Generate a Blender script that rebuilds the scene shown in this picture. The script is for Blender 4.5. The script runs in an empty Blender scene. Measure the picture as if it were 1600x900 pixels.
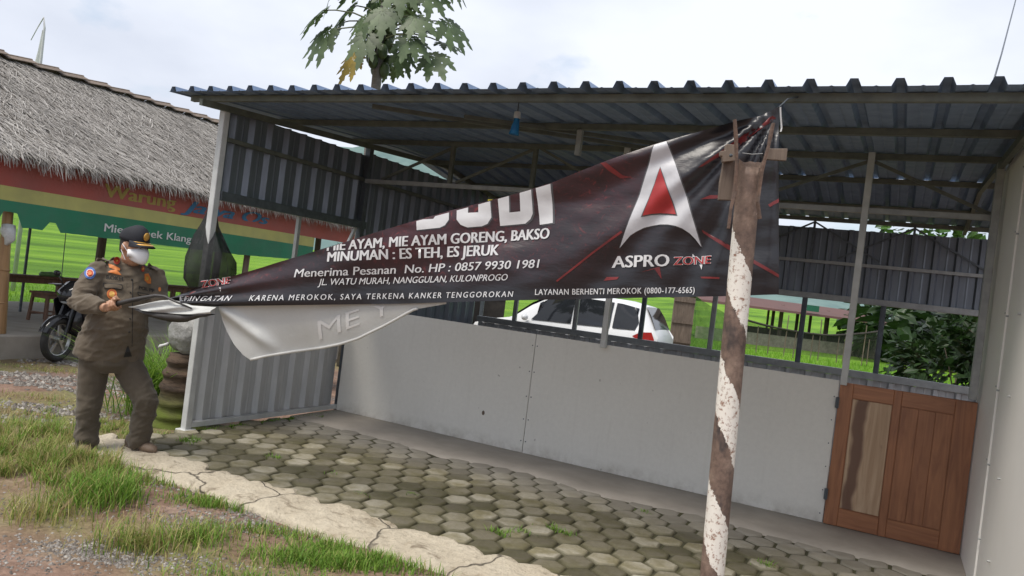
import bpy, bmesh, math, random, mathutils.geometry
from mathutils import Vector, Matrix, noise
random.seed(11)
R_ = math.radians
scn = bpy.context.scene
COL = scn.collection

# ---------------------------------------------------------------- camera
YAW, ROLL, FPX = R_(26.8), R_(7.1), 1198.0
CAM = Vector((0, 0, 1.5))
RIGHT = Vector((math.cos(YAW), math.sin(YAW), 0))
FWD = Vector((-math.sin(YAW), math.cos(YAW), 0))
UP = Vector((0, 0, 1))
CX = RIGHT * math.cos(ROLL) + UP * math.sin(ROLL)
CY = UP * math.cos(ROLL) - RIGHT * math.sin(ROLL)
cd = bpy.data.cameras.new('camera')
cam = bpy.data.objects.new('camera', cd); COL.objects.link(cam)
cd.sensor_width = 36.0; cd.lens = FPX / 1600 * 36.0
cd.clip_start = 0.05; cd.clip_end = 2000
mw = Matrix.Identity(4)
for i in range(3):
    mw[i][0] = CX[i]; mw[i][1] = CY[i]; mw[i][2] = -FWD[i]; mw[i][3] = CAM[i]
cam.matrix_world = mw
scn.camera = cam

# ---------------------------------------------------------------- sky, sun, exposure
SUN_EL, SUN_AZ = R_(62), R_(248)      # azimuth: direction the light comes FROM, measured from +x counter-clockwise
w = bpy.data.worlds.new('World'); scn.world = w; w.use_nodes = True
nt = w.node_tree; N = nt.nodes; L = nt.links
for n in list(N): N.remove(n)
out = N.new('ShaderNodeOutputWorld'); bg = N.new('ShaderNodeBackground')
sky = N.new('ShaderNodeTexSky'); sky.sky_type = 'NISHITA'; sky.sun_disc = False
sky.sun_elevation = SUN_EL; sky.sun_rotation = R_(90) - SUN_AZ
sky.air_density = 1.2; sky.dust_density = 2.5
tc = N.new('ShaderNodeTexCoord'); mp = N.new('ShaderNodeMapping'); mp.inputs['Scale'].default_value = (1.6, 1.6, 3.2)
n1 = N.new('ShaderNodeTexNoise'); n1.inputs['Scale'].default_value = 1.7; n1.inputs['Detail'].default_value = 7; n1.inputs['Roughness'].default_value = .55
n2 = N.new('ShaderNodeTexNoise'); n2.inputs['Scale'].default_value = 1.1; n2.inputs['Detail'].default_value = 6
r1 = N.new('ShaderNodeValToRGB'); r1.color_ramp.elements[0].position = .27; r1.color_ramp.elements[1].position = .42
r2 = N.new('ShaderNodeValToRGB'); r2.color_ramp.elements[0].position = .38; r2.color_ramp.elements[1].position = .64
r2.color_ramp.elements[0].color = (3.5, 3.8, 4.5, 1); r2.color_ramp.elements[1].color = (5.3, 5.55, 6.1, 1)
mix = N.new('ShaderNodeMix'); mix.data_type = 'RGBA'
L.new(tc.outputs['Generated'], mp.inputs['Vector'])
L.new(mp.outputs['Vector'], n1.inputs['Vector']); L.new(mp.outputs['Vector'], n2.inputs['Vector'])
L.new(n1.outputs['Fac'], r1.inputs['Fac']); L.new(n2.outputs['Fac'], r2.inputs['Fac'])
L.new(r1.outputs['Color'], mix.inputs['Factor'])
L.new(sky.outputs['Color'], mix.inputs['A']); L.new(r2.outputs['Color'], mix.inputs['B'])
L.new(mix.outputs['Result'], bg.inputs['Color']); bg.inputs['Strength'].default_value = 0.08
L.new(bg.outputs['Background'], out.inputs['Surface'])
sd = bpy.data.lights.new('sun', 'SUN'); sd.energy = 1.5; sd.angle = R_(26); sd.color = (1.0, .94, .85)
sun = bpy.data.objects.new('sun', sd); COL.objects.link(sun)
sdir = Vector((math.cos(SUN_EL) * math.cos(SUN_AZ), math.cos(SUN_EL) * math.sin(SUN_AZ), math.sin(SUN_EL)))
sun.rotation_euler = sdir.to_track_quat('Z', 'Y').to_euler(); sun.location = (0, 0, 20)
vs = scn.view_settings
vs.view_transform = 'Standard'; vs.look = 'None'; vs.gamma = 1; vs.exposure = 1.2; vs.use_curve_mapping = False

# ---------------------------------------------------------------- pixel -> point helpers (photo pixels, real distances)
def ray(px, py):
    return FWD * FPX + CX * (px - 800) - CY * (py - 450)
def at(px, py, f): return CAM + ray(px, py) * (f / FPX)
def on_plane(px, py, p0, n):
    r = ray(px, py); return CAM + r * ((Vector(p0) - CAM).dot(n) / r.dot(n))
def on_x(px, py, X): return on_plane(px, py, (X, 0, 0), Vector((1, 0, 0)))
def on_y(px, py, Y): return on_plane(px, py, (0, Y, 0), Vector((0, 1, 0)))
def on_z(px, py, Z): return on_plane(px, py, (0, 0, Z), Vector((0, 0, 1)))

# ---------------------------------------------------------------- mesh builder
class MB:
    def __init__(s): s.v = []; s.f = []; s.m = []; s.mi = 0
    def add(s, vs_, fs, mi=None):
        o = len(s.v); s.v += [Vector(p) for p in vs_]
        s.f += [tuple(i + o for i in f) for f in fs]; s.m += [s.mi if mi is None else mi] * len(fs)
    def box(s, a, b, mi=None):
        x0, y0, z0 = a; x1, y1, z1 = b
        s.add([(x0,y0,z0),(x1,y0,z0),(x1,y1,z0),(x0,y1,z0),(x0,y0,z1),(x1,y0,z1),(x1,y1,z1),(x0,y1,z1)],
              [(0,3,2,1),(4,5,6,7),(0,1,5,4),(1,2,6,5),(2,3,7,6),(3,0,4,7)], mi)
    def bar(s, p, q, wd, ht=None, upv=None, mi=None):
        """rectangular bar from p to q"""
        p = Vector(p); q = Vector(q); ht = ht or wd
        d = (q - p).normalized(); u = Vector(upv) if upv else (Vector((0, 0, 1)) if abs(d.z) < .9 else Vector((0, 1, 0)))
        a = d.cross(u).normalized() * wd / 2; b = a.cross(d).normalized() * ht / 2
        s.add([p-a-b, p+a-b, p+a+b, p-a+b, q-a-b, q+a-b, q+a+b, q-a+b],
              [(0,3,2,1),(4,5,6,7),(0,1,5,4),(1,2,6,5),(2,3,7,6),(3,0,4,7)], mi)
    def tube(s, pts, rad, n=8, cap=True, mi=None, flat=1.0, side=None):
        """round tube through pts; rad number, list, or list of (ra, rb); side = axis of the first radius"""
        pts = [Vector(p) for p in pts]; k = len(pts)
        if not isinstance(rad, (list, tuple)): rad = [rad] * k
        vs_ = []; prev = None
        for i, p in enumerate(pts):
            t = (pts[min(i+1, k-1)] - pts[max(i-1, 0)])
            t = t.normalized() if t.length > 1e-9 else Vector((0, 0, 1))
            if side is not None:
                sv = side[i] if isinstance(side, list) else side
                a = Vector(sv); a = a - t * a.dot(t)
            elif prev is None:
                a = t.cross(Vector((0, 0, 1)));
                if a.length < .05: a = t.cross(Vector((1, 0, 0)))
            else: a = prev - t * prev.dot(t)
            a.normalize(); prev = a; b = t.cross(a)
            r = rad[i]; ra, rb = r if isinstance(r, (tuple, list)) else (r, r * flat)
            for j in range(n):
                g = 2 * math.pi * j / n
                vs_.append(p + a * math.cos(g) * ra + b * math.sin(g) * rb)
        fs = [(i*n+j, i*n+(j+1) % n, (i+1)*n+(j+1) % n, (i+1)*n+j) for i in range(k-1) for j in range(n)]
        if cap: fs += [tuple(range(n))[::-1], tuple((k-1)*n + j for j in range(n))]
        s.add(vs_, fs, mi)
    def ball(s, c, r, nu=14, nv=9, rot=None, mi=None):
        c = Vector(c); r = Vector(r) if not isinstance(r, (int, float)) else Vector((r, r, r))
        vs_ = []
        for i in range(1, nv):
            th = math.pi * i / nv
            for j in range(nu):
                ph = 2 * math.pi * j / nu
                q = Vector((r.x*math.sin(th)*math.cos(ph), r.y*math.sin(th)*math.sin(ph), r.z*math.cos(th)))
                vs_.append(c + (rot @ q if rot else q))
        top = Vector((0,0,r.z)); bot = Vector((0,0,-r.z))
        vs_ += [c + (rot @ top if rot else top), c + (rot @ bot if rot else bot)]
        fs = []
        for i in range(nv-2):
            for j in range(nu): fs.append((i*nu+j, (i+1)*nu+j, (i+1)*nu+(j+1)%nu, i*nu+(j+1)%nu))
        T = (nv-1)*nu; B = T+1
        for j in range(nu):
            fs.append((T, j, (j+1)%nu)); fs.append((B, (nv-2)*nu+(j+1)%nu, (nv-2)*nu+j))
        s.add(vs_, fs, mi)
    def grid(s, rows, closed=False, mi=None):
        """rows: list of equal-length lists of points"""
        n = len(rows[0]); vs_ = [p for r in rows for p in r]; fs = []
        for i in range(len(rows)-1):
            for j in range(n if closed else n-1):
                fs.append((i*n+j, i*n+(j+1) % n, (i+1)*n+(j+1) % n, (i+1)*n+j))
        s.add(vs_, fs, mi)
    def prism(s, poly, off, mi=None):
        """polygon (list of points) extruded by vector off"""
        n = len(poly); off = Vector(off)
        vs_ = [Vector(p) for p in poly] + [Vector(p) + off for p in poly]
        fs = [tuple(range(n))[::-1], tuple(range(n, 2*n))] + [(i, (i+1) % n, n+(i+1) % n, n+i) for i in range(n)]
        s.add(vs_, fs, mi)

def wloc(o):
    v = Vector((0, 0, 0))
    while o: v += o.location; o = o.parent
    return v
def link(name, me, parent=None, local=False):
    o = bpy.data.objects.new(name, me); COL.objects.link(o)
    if parent:
        o.parent = parent
        if not local:
            off = wloc(parent)
            if off.length: me.transform(Matrix.Translation(-off))
    return o
def obj(name, mb, m, parent=None, local=False, smooth=False, bevel=0, fixn=True):
    me = bpy.data.meshes.new(name); me.from_pydata([tuple(v) for v in mb.v], [], mb.f); me.update()
    for q in (m if isinstance(m, (list, tuple)) else [m]): me.materials.append(q)
    if any(mb.m): me.polygons.foreach_set('material_index', mb.m)
    if fixn or bevel:
        b = bmesh.new(); b.from_mesh(me)
        if fixn: bmesh.ops.recalc_face_normals(b, faces=b.faces)
        if bevel:
            bmesh.ops.bevel(b, geom=[e for e in b.edges if len(e.link_faces) == 2 and e.calc_face_angle(0) > .6], offset=bevel, segments=1, affect='EDGES', clamp_overlap=True)
        b.to_mesh(me); b.free()
    if smooth:
        me.polygons.foreach_set('use_smooth', [True] * len(me.polygons))
        if smooth != 'all': me.set_sharp_from_angle(angle=R_(40))
    return link(name, me, parent, local)
def thing(name, label, cat, loc=(0, 0, 0), rz=0, group=None):
    o = bpy.data.objects.new(name, None); COL.objects.link(o)
    o.empty_display_size = .1
    o.location = loc; o.rotation_euler = (0, 0, rz); return tag(o, label, cat, group)
def tag(o, label, cat, group=None, kind=None):
    if label: o['label'] = label
    if cat: o['category'] = cat
    if group: o['group'] = group
    if kind: o['kind'] = kind
    return o
def struct(o): o['kind'] = 'structure'; return o
def copy_tree(o, parent=None):
    c = o.copy(); COL.objects.link(c)
    if parent: c.parent = parent
    for ch in list(o.children): copy_tree(ch, c)
    return c
def remeshed(mb, voxel, smooth_it=6, fac=.5):
    """one continuous skin round overlapping closed lofts"""
    me = bpy.data.meshes.new('tmp'); me.from_pydata([tuple(v) for v in mb.v], [], mb.f); me.update()
    b = bmesh.new(); b.from_mesh(me); bmesh.ops.recalc_face_normals(b, faces=b.faces); b.to_mesh(me); b.free()
    o = bpy.data.objects.new('tmp', me); COL.objects.link(o)
    md = o.modifiers.new('r', 'REMESH'); md.mode = 'VOXEL'; md.voxel_size = voxel
    if smooth_it:
        sm = o.modifiers.new('s', 'SMOOTH'); sm.iterations = smooth_it; sm.factor = fac
    dg = bpy.context.evaluated_depsgraph_get(); dg.update()
    res = bpy.data.meshes.new_from_object(o.evaluated_get(dg))
    bpy.data.objects.remove(o); bpy.data.meshes.remove(me)
    res.polygons.foreach_set('use_smooth', [True] * len(res.polygons))
    return res
def fbm(p, s, o=3):
    return noise.fractal(Vector(p) * s, 1.0, 2.0, o)

# ---------------------------------------------------------------- materials
def new_mat(name):
    m = bpy.data.materials.new(name); m.use_nodes = True
    nt = m.node_tree; b = nt.nodes['Principled BSDF']
    return m, nt, b
def nd(nt, t, **kw):
    n = nt.nodes.new(t)
    for k, v in kw.items():
        if k.startswith('i_'): n.inputs[k[2:].replace('_', ' ')].default_value = v
        else: setattr(n, k, v)
    return n
def ramp(nt, src, stops):
    r = nt.nodes.new('ShaderNodeValToRGB'); cr = r.color_ramp
    while len(cr.elements) < len(stops): cr.elements.new(.5)
    for e, (p, c) in zip(cr.elements, stops):
        e.position = p; e.color = c if isinstance(c, (tuple, list)) and len(c) == 4 else ((c[0], c[1], c[2], 1) if isinstance(c, (tuple, list)) else (c, c, c, 1))
    nt.links.new(src, r.inputs['Fac']); return r.outputs['Color']
def mixc(nt, fac, a, b, mode='MIX'):
    n = nt.nodes.new('ShaderNodeMix'); n.data_type = 'RGBA'; n.blend_type = mode
    for k, v in (('Factor', fac), ('A', a), ('B', b)):
        if hasattr(v, 'is_linked'): nt.links.new(v, n.inputs[k])
        else: n.inputs[k].default_value = v if k == 'Factor' else (v[0], v[1], v[2], 1)
    return n.outputs['Result']
def coords(nt, scale=(1, 1, 1), rot=(0, 0, 0), kind='Object'):
    tc = nt.nodes.new('ShaderNodeTexCoord'); mp = nt.nodes.new('ShaderNodeMapping')
    mp.inputs['Scale'].default_value = scale; mp.inputs['Rotation'].default_value = rot
    nt.links.new(tc.outputs[kind], mp.inputs['Vector']); return mp.outputs['Vector']
def noise_tex(nt, vec, scale, detail=5, rough=.55, dist=0):
    n = nd(nt, 'ShaderNodeTexNoise'); n.inputs['Scale'].default_value = scale; n.inputs['Detail'].default_value = detail
    n.inputs['Roughness'].default_value = rough; n.inputs['Distortion'].default_value = dist
    nt.links.new(vec, n.inputs['Vector']); return n.outputs['Fac']
def bump(nt, b, h, strength=.3, dist=.01):
    n = nt.nodes.new('ShaderNodeBump'); n.inputs['Strength'].default_value = strength; n.inputs['Distance'].default_value = dist
    nt.links.new(h, n.inputs['Height'])
    if b.inputs['Normal'].is_linked: nt.links.new(b.inputs['Normal'].links[0].from_socket, n.inputs['Normal'])
    nt.links.new(n.outputs['Normal'], b.inputs['Normal'])
def island(nt):
    g = nt.nodes.new('ShaderNodeNewGeometry'); return g.outputs['Random Per Island']
def pmat(name, c1, c2=None, scale=4, rough=.75, metal=0, bmp=0, bscale=60, bdist=.004, stretch=(1, 1, 1), spec=.5, rnd=0, trans=0):
    m, nt, b = new_mat(name)
    c2 = c2 or tuple(x * .75 for x in c1)
    v = coords(nt, stretch)
    col = ramp(nt, noise_tex(nt, v, scale, 6, .6), [(.3, c2), (.7, c1)])
    if rnd:
        col = mixc(nt, rnd, col, ramp(nt, island(nt), [(0, .35), (1, 1.5)]), 'MULTIPLY')
    nt.links.new(col, b.inputs['Base Color'])
    b.inputs['Roughness'].default_value = rough; b.inputs['Metallic'].default_value = metal; b.inputs['Specular IOR Level'].default_value = spec
    if trans:
        b.inputs['Subsurface Weight'].default_value = 0
        t = nd(nt, 'ShaderNodeBsdfTranslucent'); nt.links.new(col, t.inputs['Color'])
        ms = nd(nt, 'ShaderNodeMixShader'); ms.inputs['Fac'].default_value = trans
        nt.links.new(b.outputs[0], ms.inputs[1]); nt.links.new(t.outputs[0], ms.inputs[2])
        nt.links.new(ms.outputs[0], nt.nodes['Material Output'].inputs['Surface'])
    if bmp: bump(nt, b, noise_tex(nt, v, bscale, 4, .6), bmp, bdist)
    return m
# ================================================================ materials of the setting
def galv_mat(name, base, metal=.55, rough=.42):
    m, nt, b = new_mat(name)
    v = coords(nt, (1, 1, .25)); f = noise_tex(nt, v, 9, 6, .65)
    col = ramp(nt, f, [(.3, tuple(x*.78 for x in base)), (.72, base)])
    sp = noise_tex(nt, coords(nt), 2.3, 5, .7)
    col = mixc(nt, ramp(nt, sp, [(.62, 0), (.78, .45)]), col, (base[0]*.55, base[1]*.5, base[2]*.45))
    nt.links.new(col, b.inputs['Base Color']); b.inputs['Metallic'].default_value = metal
    nt.links.new(ramp(nt, f, [(.3, rough+.15), (.7, rough)]), b.inputs['Roughness'])
    bump(nt, b, noise_tex(nt, coords(nt), 5, 3), .15, .01)
    return m
M = {}
M['galv'] = galv_mat('galvanised_sheet', (.56, .57, .575), .3, .40)
M['galv_shaded'] = galv_mat('shaded_blue_grey_sheet', (.20, .225, .26), .4, .34)  # upper and rear sheets: backlit shade put into a darker, bluer base colour
M['roofm'] = galv_mat('roof_sheet', (.22, .30, .44), .25, .42)
M['steel'] = pmat('primed_steel', (.40, .41, .40), (.28, .29, .29), 14, .5, .25, .1)
M['steeld'] = pmat('dark_steel_tube', (.13, .15, .17), (.08, .09, .10), 14, .45, .4, .1)
M['olive'] = pmat('olive_primed_tube', (.17, .18, .15), (.10, .11, .095), 10, .55, .2, .1)
M['white_post'] = pmat('pale_painted_post', (.62, .63, .62), (.48, .49, .48), 8, .5, .1)

def board_mat():
    m, nt, b = new_mat('cement_board')
    v = coords(nt)
    big = noise_tex(nt, v, .9, 6, .6); fine = noise_tex(nt, v, 26, 6, .7)
    col = ramp(nt, big, [(.25, (.74, .725, .67)), (.75, (.84, .825, .765))])
    col = mixc(nt, .25, col, ramp(nt, fine, [(.3, (.62, .595, .55)), (.7, (.84, .815, .76))]))
    # splashed dirt along the foot of the board
    sx = nd(nt, 'ShaderNodeSeparateXYZ'); nt.links.new(v, sx.inputs[0])
    mr = nd(nt, 'ShaderNodeMapRange'); mr.inputs['From Min'].default_value = .13; mr.inputs['From Max'].default_value = 0
    nt.links.new(sx.outputs['Z'], mr.inputs['Value'])
    mu = nd(nt, 'ShaderNodeMath', operation='MULTIPLY'); nt.links.new(mr.outputs[0], mu.inputs[0]); nt.links.new(ramp(nt, noise_tex(nt, v, 7, 6, .7), [(.4, 0), (.7, .8)]), mu.inputs[1])
    col = mixc(nt, mu.outputs[0], col, (.38, .34, .28))
    # small stains
    sp = noise_tex(nt, v, 11, 2, .4)
    col = mixc(nt, ramp(nt, sp, [(.74, 0), (.78, .6)]), col, (.25, .22, .18))
    st = noise_tex(nt, coords(nt, (6, 6, .5)), 3, 5, .6)
    col = mixc(nt, ramp(nt, st, [(.55, 0), (.8, .25)]), col, (.60, .575, .52))
    nt.links.new(col, b.inputs['Base Color']); b.inputs['Roughness'].default_value = .62
    bump(nt, b, fine, .08, .003)
    return m
M['board'] = board_mat()
M['panelw'] = pmat('pale_wall_board', (.89, .86, .81), (.84, .81, .76), 2.2, .6, 0, .06, 40)

def wood_mat(name, c_hi, c_lo, axis=2, scale=1.0, rough=.5, warp=1.2):
    m, nt, b = new_mat(name)
    s = [9, 9, 9]; s[axis] = .8
    v = coords(nt, tuple(x * scale for x in s))
    g = noise_tex(nt, v, 2.2, 7, .62, warp)
    big = noise_tex(nt, coords(nt), 2.0, 3)
    col = ramp(nt, g, [(.28, c_lo), (.5, tuple((a + c) / 2 for a, c in zip(c_hi, c_lo))), (.72, c_hi)])
    col = mixc(nt, .5, col, ramp(nt, big, [(.3, .62), (.7, 1.2)]), 'MULTIPLY')
    col = mixc(nt, .35, col, ramp(nt, island(nt), [(0, .6), (1, 1.35)]), 'MULTIPLY')
    nt.links.new(col, b.inputs['Base Color']); b.inputs['Roughness'].default_value = rough
    bump(nt, b, g, .25, .003); return m
M['door'] = wood_mat('varnished_door_wood', (.42, .185, .088), (.22, .088, .044), 2, 1, .36)
def streak_mat():
    m, nt, b = new_mat('bare_streaked_wood'); v = coords(nt); sx = nd(nt, 'ShaderNodeSeparateXYZ'); nt.links.new(v, sx.inputs[0])
    g = noise_tex(nt, coords(nt, (9, 9, .7)), 2.2, 7, .62, 1.2); w_ = noise_tex(nt, coords(nt, (1.2, 1, 1.6)), 1.5, 2, .4); blot = noise_tex(nt, coords(nt, (6, 1, 2.2)), 1.6, 5, .6)
    col = ramp(nt, g, [(.3, (.38, .24, .14)), (.7, (.58, .42, .28))])
    mu = nd(nt, 'ShaderNodeMath', operation='MULTIPLY_ADD'); nt.links.new(w_, mu.inputs[0]); mu.inputs[1].default_value = -.24; nt.links.new(sx.outputs['X'], mu.inputs[2])
    ab = nd(nt, 'ShaderNodeMath', operation='SUBTRACT'); nt.links.new(mu.outputs[0], ab.inputs[0]); ab.inputs[1].default_value = 2.125 - .12
    a2 = nd(nt, 'ShaderNodeMath', operation='ABSOLUTE'); nt.links.new(ab.outputs[0], a2.inputs[0])
    col = mixc(nt, ramp(nt, a2.outputs[0], [(.030, .9), (.055, 0)]), col, (.13, .06, .038))
    col = mixc(nt, ramp(nt, blot, [(.60, 0), (.70, .6)]), col, (.16, .075, .045))
    nt.links.new(col, b.inputs['Base Color']); b.inputs['Roughness'].default_value = .4; bump(nt, b, g, .2, .003); return m
M['door_pale'] = streak_mat()
M['door_h'] = wood_mat('varnished_rail_wood', (.42, .185, .088), (.23, .092, .046), 0, 1, .36)
M['oldwood'] = wood_mat('weathered_wood', (.22, .17, .13), (.09, .065, .05), 2, 1.3, .8)
M['brownwood'] = wood_mat('brown_bench_wood', (.20, .10, .055), (.09, .045, .028), 2, 1, .6)
M['bamboo'] = wood_mat('dry_bamboo', (.42, .26, .12), (.24, .13, .06), 2, .6, .45)
M['concrete'] = pmat('worn_concrete', (.40, .355, .30), (.26, .23, .19), 2.6, .85, 0, .5, 30, .008)

# ---- ground: dirt, gravel, thin green
def ground_mat():
    m, nt, b = new_mat('dirt_ground'); v = coords(nt)
    big = noise_tex(nt, v, .55, 6, .6); mid = noise_tex(nt, v, 3.1, 6, .65); fine = noise_tex(nt, v, 24, 6, .7)
    dirt = ramp(nt, mid, [(.3, (.15, .092, .066)), (.55, (.25, .165, .125)), (.75, (.33, .24, .195))])
    dirt = mixc(nt, .5, dirt, ramp(nt, fine, [(.3, .55), (.7, 1.4)]), 'MULTIPLY')
    vo = nd(nt, 'ShaderNodeTexVoronoi'); vo.inputs['Scale'].default_value = 27; vo.inputs['Randomness'].default_value = 1
    nt.links.new(v, vo.inputs['Vector'])
    peb = mixc(nt, .55, (.24, .235, .235), vo.outputs['Color'], 'MULTIPLY')
    peb = mixc(nt, .8, (.13, .12, .115), ramp(nt, vo.outputs['Distance'], [(0, (.36, .35, .34)), (.5, (.14, .13, .125)), (.8, (.05, .045, .04))]))
    # gravel in bands
    gm = ramp(nt, noise_tex(nt, coords(nt, (1, 2.2, 1)), .75, 5, .65), [(.52, 0), (.64, .75)])
    col = mixc(nt, gm, dirt, peb)
    green = ramp(nt, fine, [(.3, (.09, .11, .03)), (.7, (.20, .22, .07))])
    at_ = nd(nt, 'ShaderNodeAttribute', attribute_name='green')
    mu = nd(nt, 'ShaderNodeMath', operation='MULTIPLY'); nt.links.new(at_.outputs['Fac'], mu.inputs[0]); nt.links.new(ramp(nt, mid, [(.35, .1), (.62, 1)]), mu.inputs[1])
    col = mixc(nt, mu.outputs[0], col, green)
    nt.links.new(col, b.inputs['Base Color']); b.inputs['Roughness'].default_value = .92; b.inputs['Specular IOR Level'].default_value = .2
    bump(nt, b, vo.outputs['Distance'], .5, -.02); bump(nt, b, fine, .6, .02)
    return m
M['ground'] = ground_mat()
def rice_mat():
    m, nt, b = new_mat('young_rice'); v = coords(nt)
    rows = noise_tex(nt, coords(nt, (.35, .05, 1), (0, 0, R_(12))), .55, 5, .6); fine = noise_tex(nt, v, 7, 6, .75)
    col = ramp(nt, rows, [(.3, (.05, .12, .012)), (.47, (.12, .25, .02)), (.58, (.17, .32, .025)), (.75, (.24, .38, .04))])
    col = mixc(nt, .6, col, ramp(nt, fine, [(.3, .45), (.7, 1.35)]), 'MULTIPLY')
    nt.links.new(col, b.inputs['Base Color']); b.inputs['Roughness'].default_value = .85; b.inputs['Specular IOR Level'].default_value = .15
    bump(nt, b, fine, 1.0, .12); return m
M['rice'] = rice_mat()
def paver_mat():
    m, nt, b = new_mat('mossy_concrete_paver'); v = coords(nt)
    mid = noise_tex(nt, v, 4.5, 6, .65); fine = noise_tex(nt, v, 45, 5, .7); big = noise_tex(nt, v, .9, 4)
    isl = island(nt)
    col = ramp(nt, isl, [(0, (.085, .074, .046)), (.45, (.165, .147, .103)), (1, (.37, .34, .27))])
    moss = mixc(nt, isl, (.06, .056, .02), (.145, .122, .045))
    col = mixc(nt, ramp(nt, mid, [(.42, .0), (.62, .75)]), col, moss)
    col = mixc(nt, .5, col, ramp(nt, fine, [(.3, .62), (.7, 1.3)]), 'MULTIPLY')
    ca = nd(nt, 'ShaderNodeAttribute', attribute_name='core'); ad2 = nd(nt, 'ShaderNodeMath', operation='ADD'); nt.links.new(ca.outputs['Fac'], ad2.inputs[0]); nt.links.new(nmap(nt, mid, .2, .8), ad2.inputs[1])
    col = mixc(nt, ramp(nt, ad2.outputs[0], [(.45, .8), (.95, 0)]), col, (.065, .058, .024))
    # grey tone blended in toward the back wall
    sx = nd(nt, 'ShaderNodeSeparateXYZ'); nt.links.new(v, sx.inputs[0])
    ad = nd(nt, 'ShaderNodeMath', operation='ADD'); nt.links.new(sx.outputs['Y'], ad.inputs[0]); nt.links.new(big, ad.inputs[1])
    col = mixc(nt, ramp(nt, nmap(nt, ad.outputs[0], 5.55, 6.15), [(0, 0), (1, .75)]), col, (.30, .275, .24))
    nt.links.new(col, b.inputs['Base Color']); b.inputs['Roughness'].default_value = .75
    bump(nt, b, fine, .5, .006); return m
def nmap(nt, s, a, b_):
    mr = nd(nt, 'ShaderNodeMapRange'); mr.inputs['From Min'].default_value = a; mr.inputs['From Max'].default_value = b_
    nt.links.new(s, mr.inputs['Value']); return mr.outputs[0]
M['paver'] = paver_mat()
M['joint'] = pmat('mossy_joint_soil', (.075, .072, .03), (.04, .036, .022), 5, .95, 0, .5, 50, .01)
def cement_mat():
    m, nt, b = new_mat('cream_broken_cement'); v = coords(nt)
    mid = noise_tex(nt, v, 3.2, 7, .68); fine = noise_tex(nt, v, 28, 6, .72)
    col = ramp(nt, mid, [(.30, (.30, .24, .16)), (.42, (.52, .45, .34)), (.7, (.62, .55, .43))])
    col = mixc(nt, .45, col, ramp(nt, fine, [(.3, .6), (.68, 1.2)]), 'MULTIPLY')
    col = mixc(nt, ramp(nt, noise_tex(nt, coords(nt, (1, 1.6, 1)), 5.5, 6, .7, 1.0), [(.55, 0), (.68, .8)]), col, (.17, .13, .085))
    w_ = nd(nt, 'ShaderNodeTexVoronoi', feature='DISTANCE_TO_EDGE'); w_.inputs['Scale'].default_value = 1.25
    dv = nd(nt, 'ShaderNodeVectorMath', operation='ADD'); nt.links.new(v, dv.inputs[0])
    nz = nd(nt, 'ShaderNodeTexNoise'); nz.inputs['Scale'].default_value = 7; nt.links.new(v, nz.inputs['Vector'])
    sc_ = nd(nt, 'ShaderNodeVectorMath', operation='SCALE'); sc_.inputs['Scale'].default_value = .16; nt.links.new(nz.outputs['Color'], sc_.inputs[0]); nt.links.new(sc_.outputs[0], dv.inputs[1])
    nt.links.new(dv.outputs[0], w_.inputs['Vector'])
    crack = ramp(nt, w_.outputs['Distance'], [(.002, .9), (.011, 0)])
    col = mixc(nt, crack, col, (.06, .05, .035)); nt.links.new(col, b.inputs['Base Color']); b.inputs['Roughness'].default_value = .9
    bump(nt, b, fine, 1.0, .02); bump(nt, b, mid, .8, .04); bump(nt, b, crack, .8, -.015); return m
M['cement'] = cement_mat()
M['screed'] = pmat('grey_screed', (.42, .375, .325), (.29, .26, .225), 2.2, .8, 0, .4, 30, .006)

# ================================================================ ground sheet
PAVE_Y0, PAVE_Y1, XL, XR = 3.62, 6.40, -5.13, .55
def ground_z(x, y):
    z = -.10 + .035 * noise.noise(Vector((x*.7, y*.7, 0))) + .014 * noise.noise(Vector((x*3, y*3, 4)))
    # verge rises a little against the paving edge
    if -6.5 < x < 3 and y < 3.9: z += .05 * max(0, 1 - abs(y - 3.45) / .8)
    if x < -6.5: z -= .03 * min(1, (-6.5 - x) / 2)
    if -5.2 < x < 3 and y > 3.75: z = min(z, -.12)
    if y > 11 or x < -13: z = -.30
    return z
def green_amt(x, y):
    d = 0.0
    d = max(d, .75 - abs(y - (2.75 + .12*(x+4))) / .6) if x > -7.5 else d
    if -7.6 < x < -4.9 and 3.2 < y < 5.2: d = max(d, .9)
    if x < -8.6 or y > 9.5: d = max(d, .8)
    n_ = .5 + .5 * noise.noise(Vector((x*1.1, y*1.1, 9)))
    return max(0, min(1, d * (.35 + n_)))
def axis(lo, hi, step, far):
    a = [lo]; s = step
    while a[-1] < hi: a.append(a[-1] + step)
    s = step; b_ = []; p = hi
    while p < far: s *= 1.35; p += s; b_.append(p)
    s = step; c = []; p = lo
    while p > -far: s *= 1.35; p -= s; c.append(p)
    return c[::-1] + a + b_
gx = axis(-11.5, 1.0, .075, 900); gy = axis(1.2, 9.0, .075, 900)
gm = MB(); gm.grid([[(x, y, ground_z(x, y)) for x in gx] for y in gy])
g_o = struct(obj('ground', gm, M['ground'], smooth='all', fixn=False))
att = g_o.data.attributes.new('green', 'FLOAT', 'POINT')
att.data.foreach_set('value', [green_amt(x, y) for y in gy for x in gx])

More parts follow.
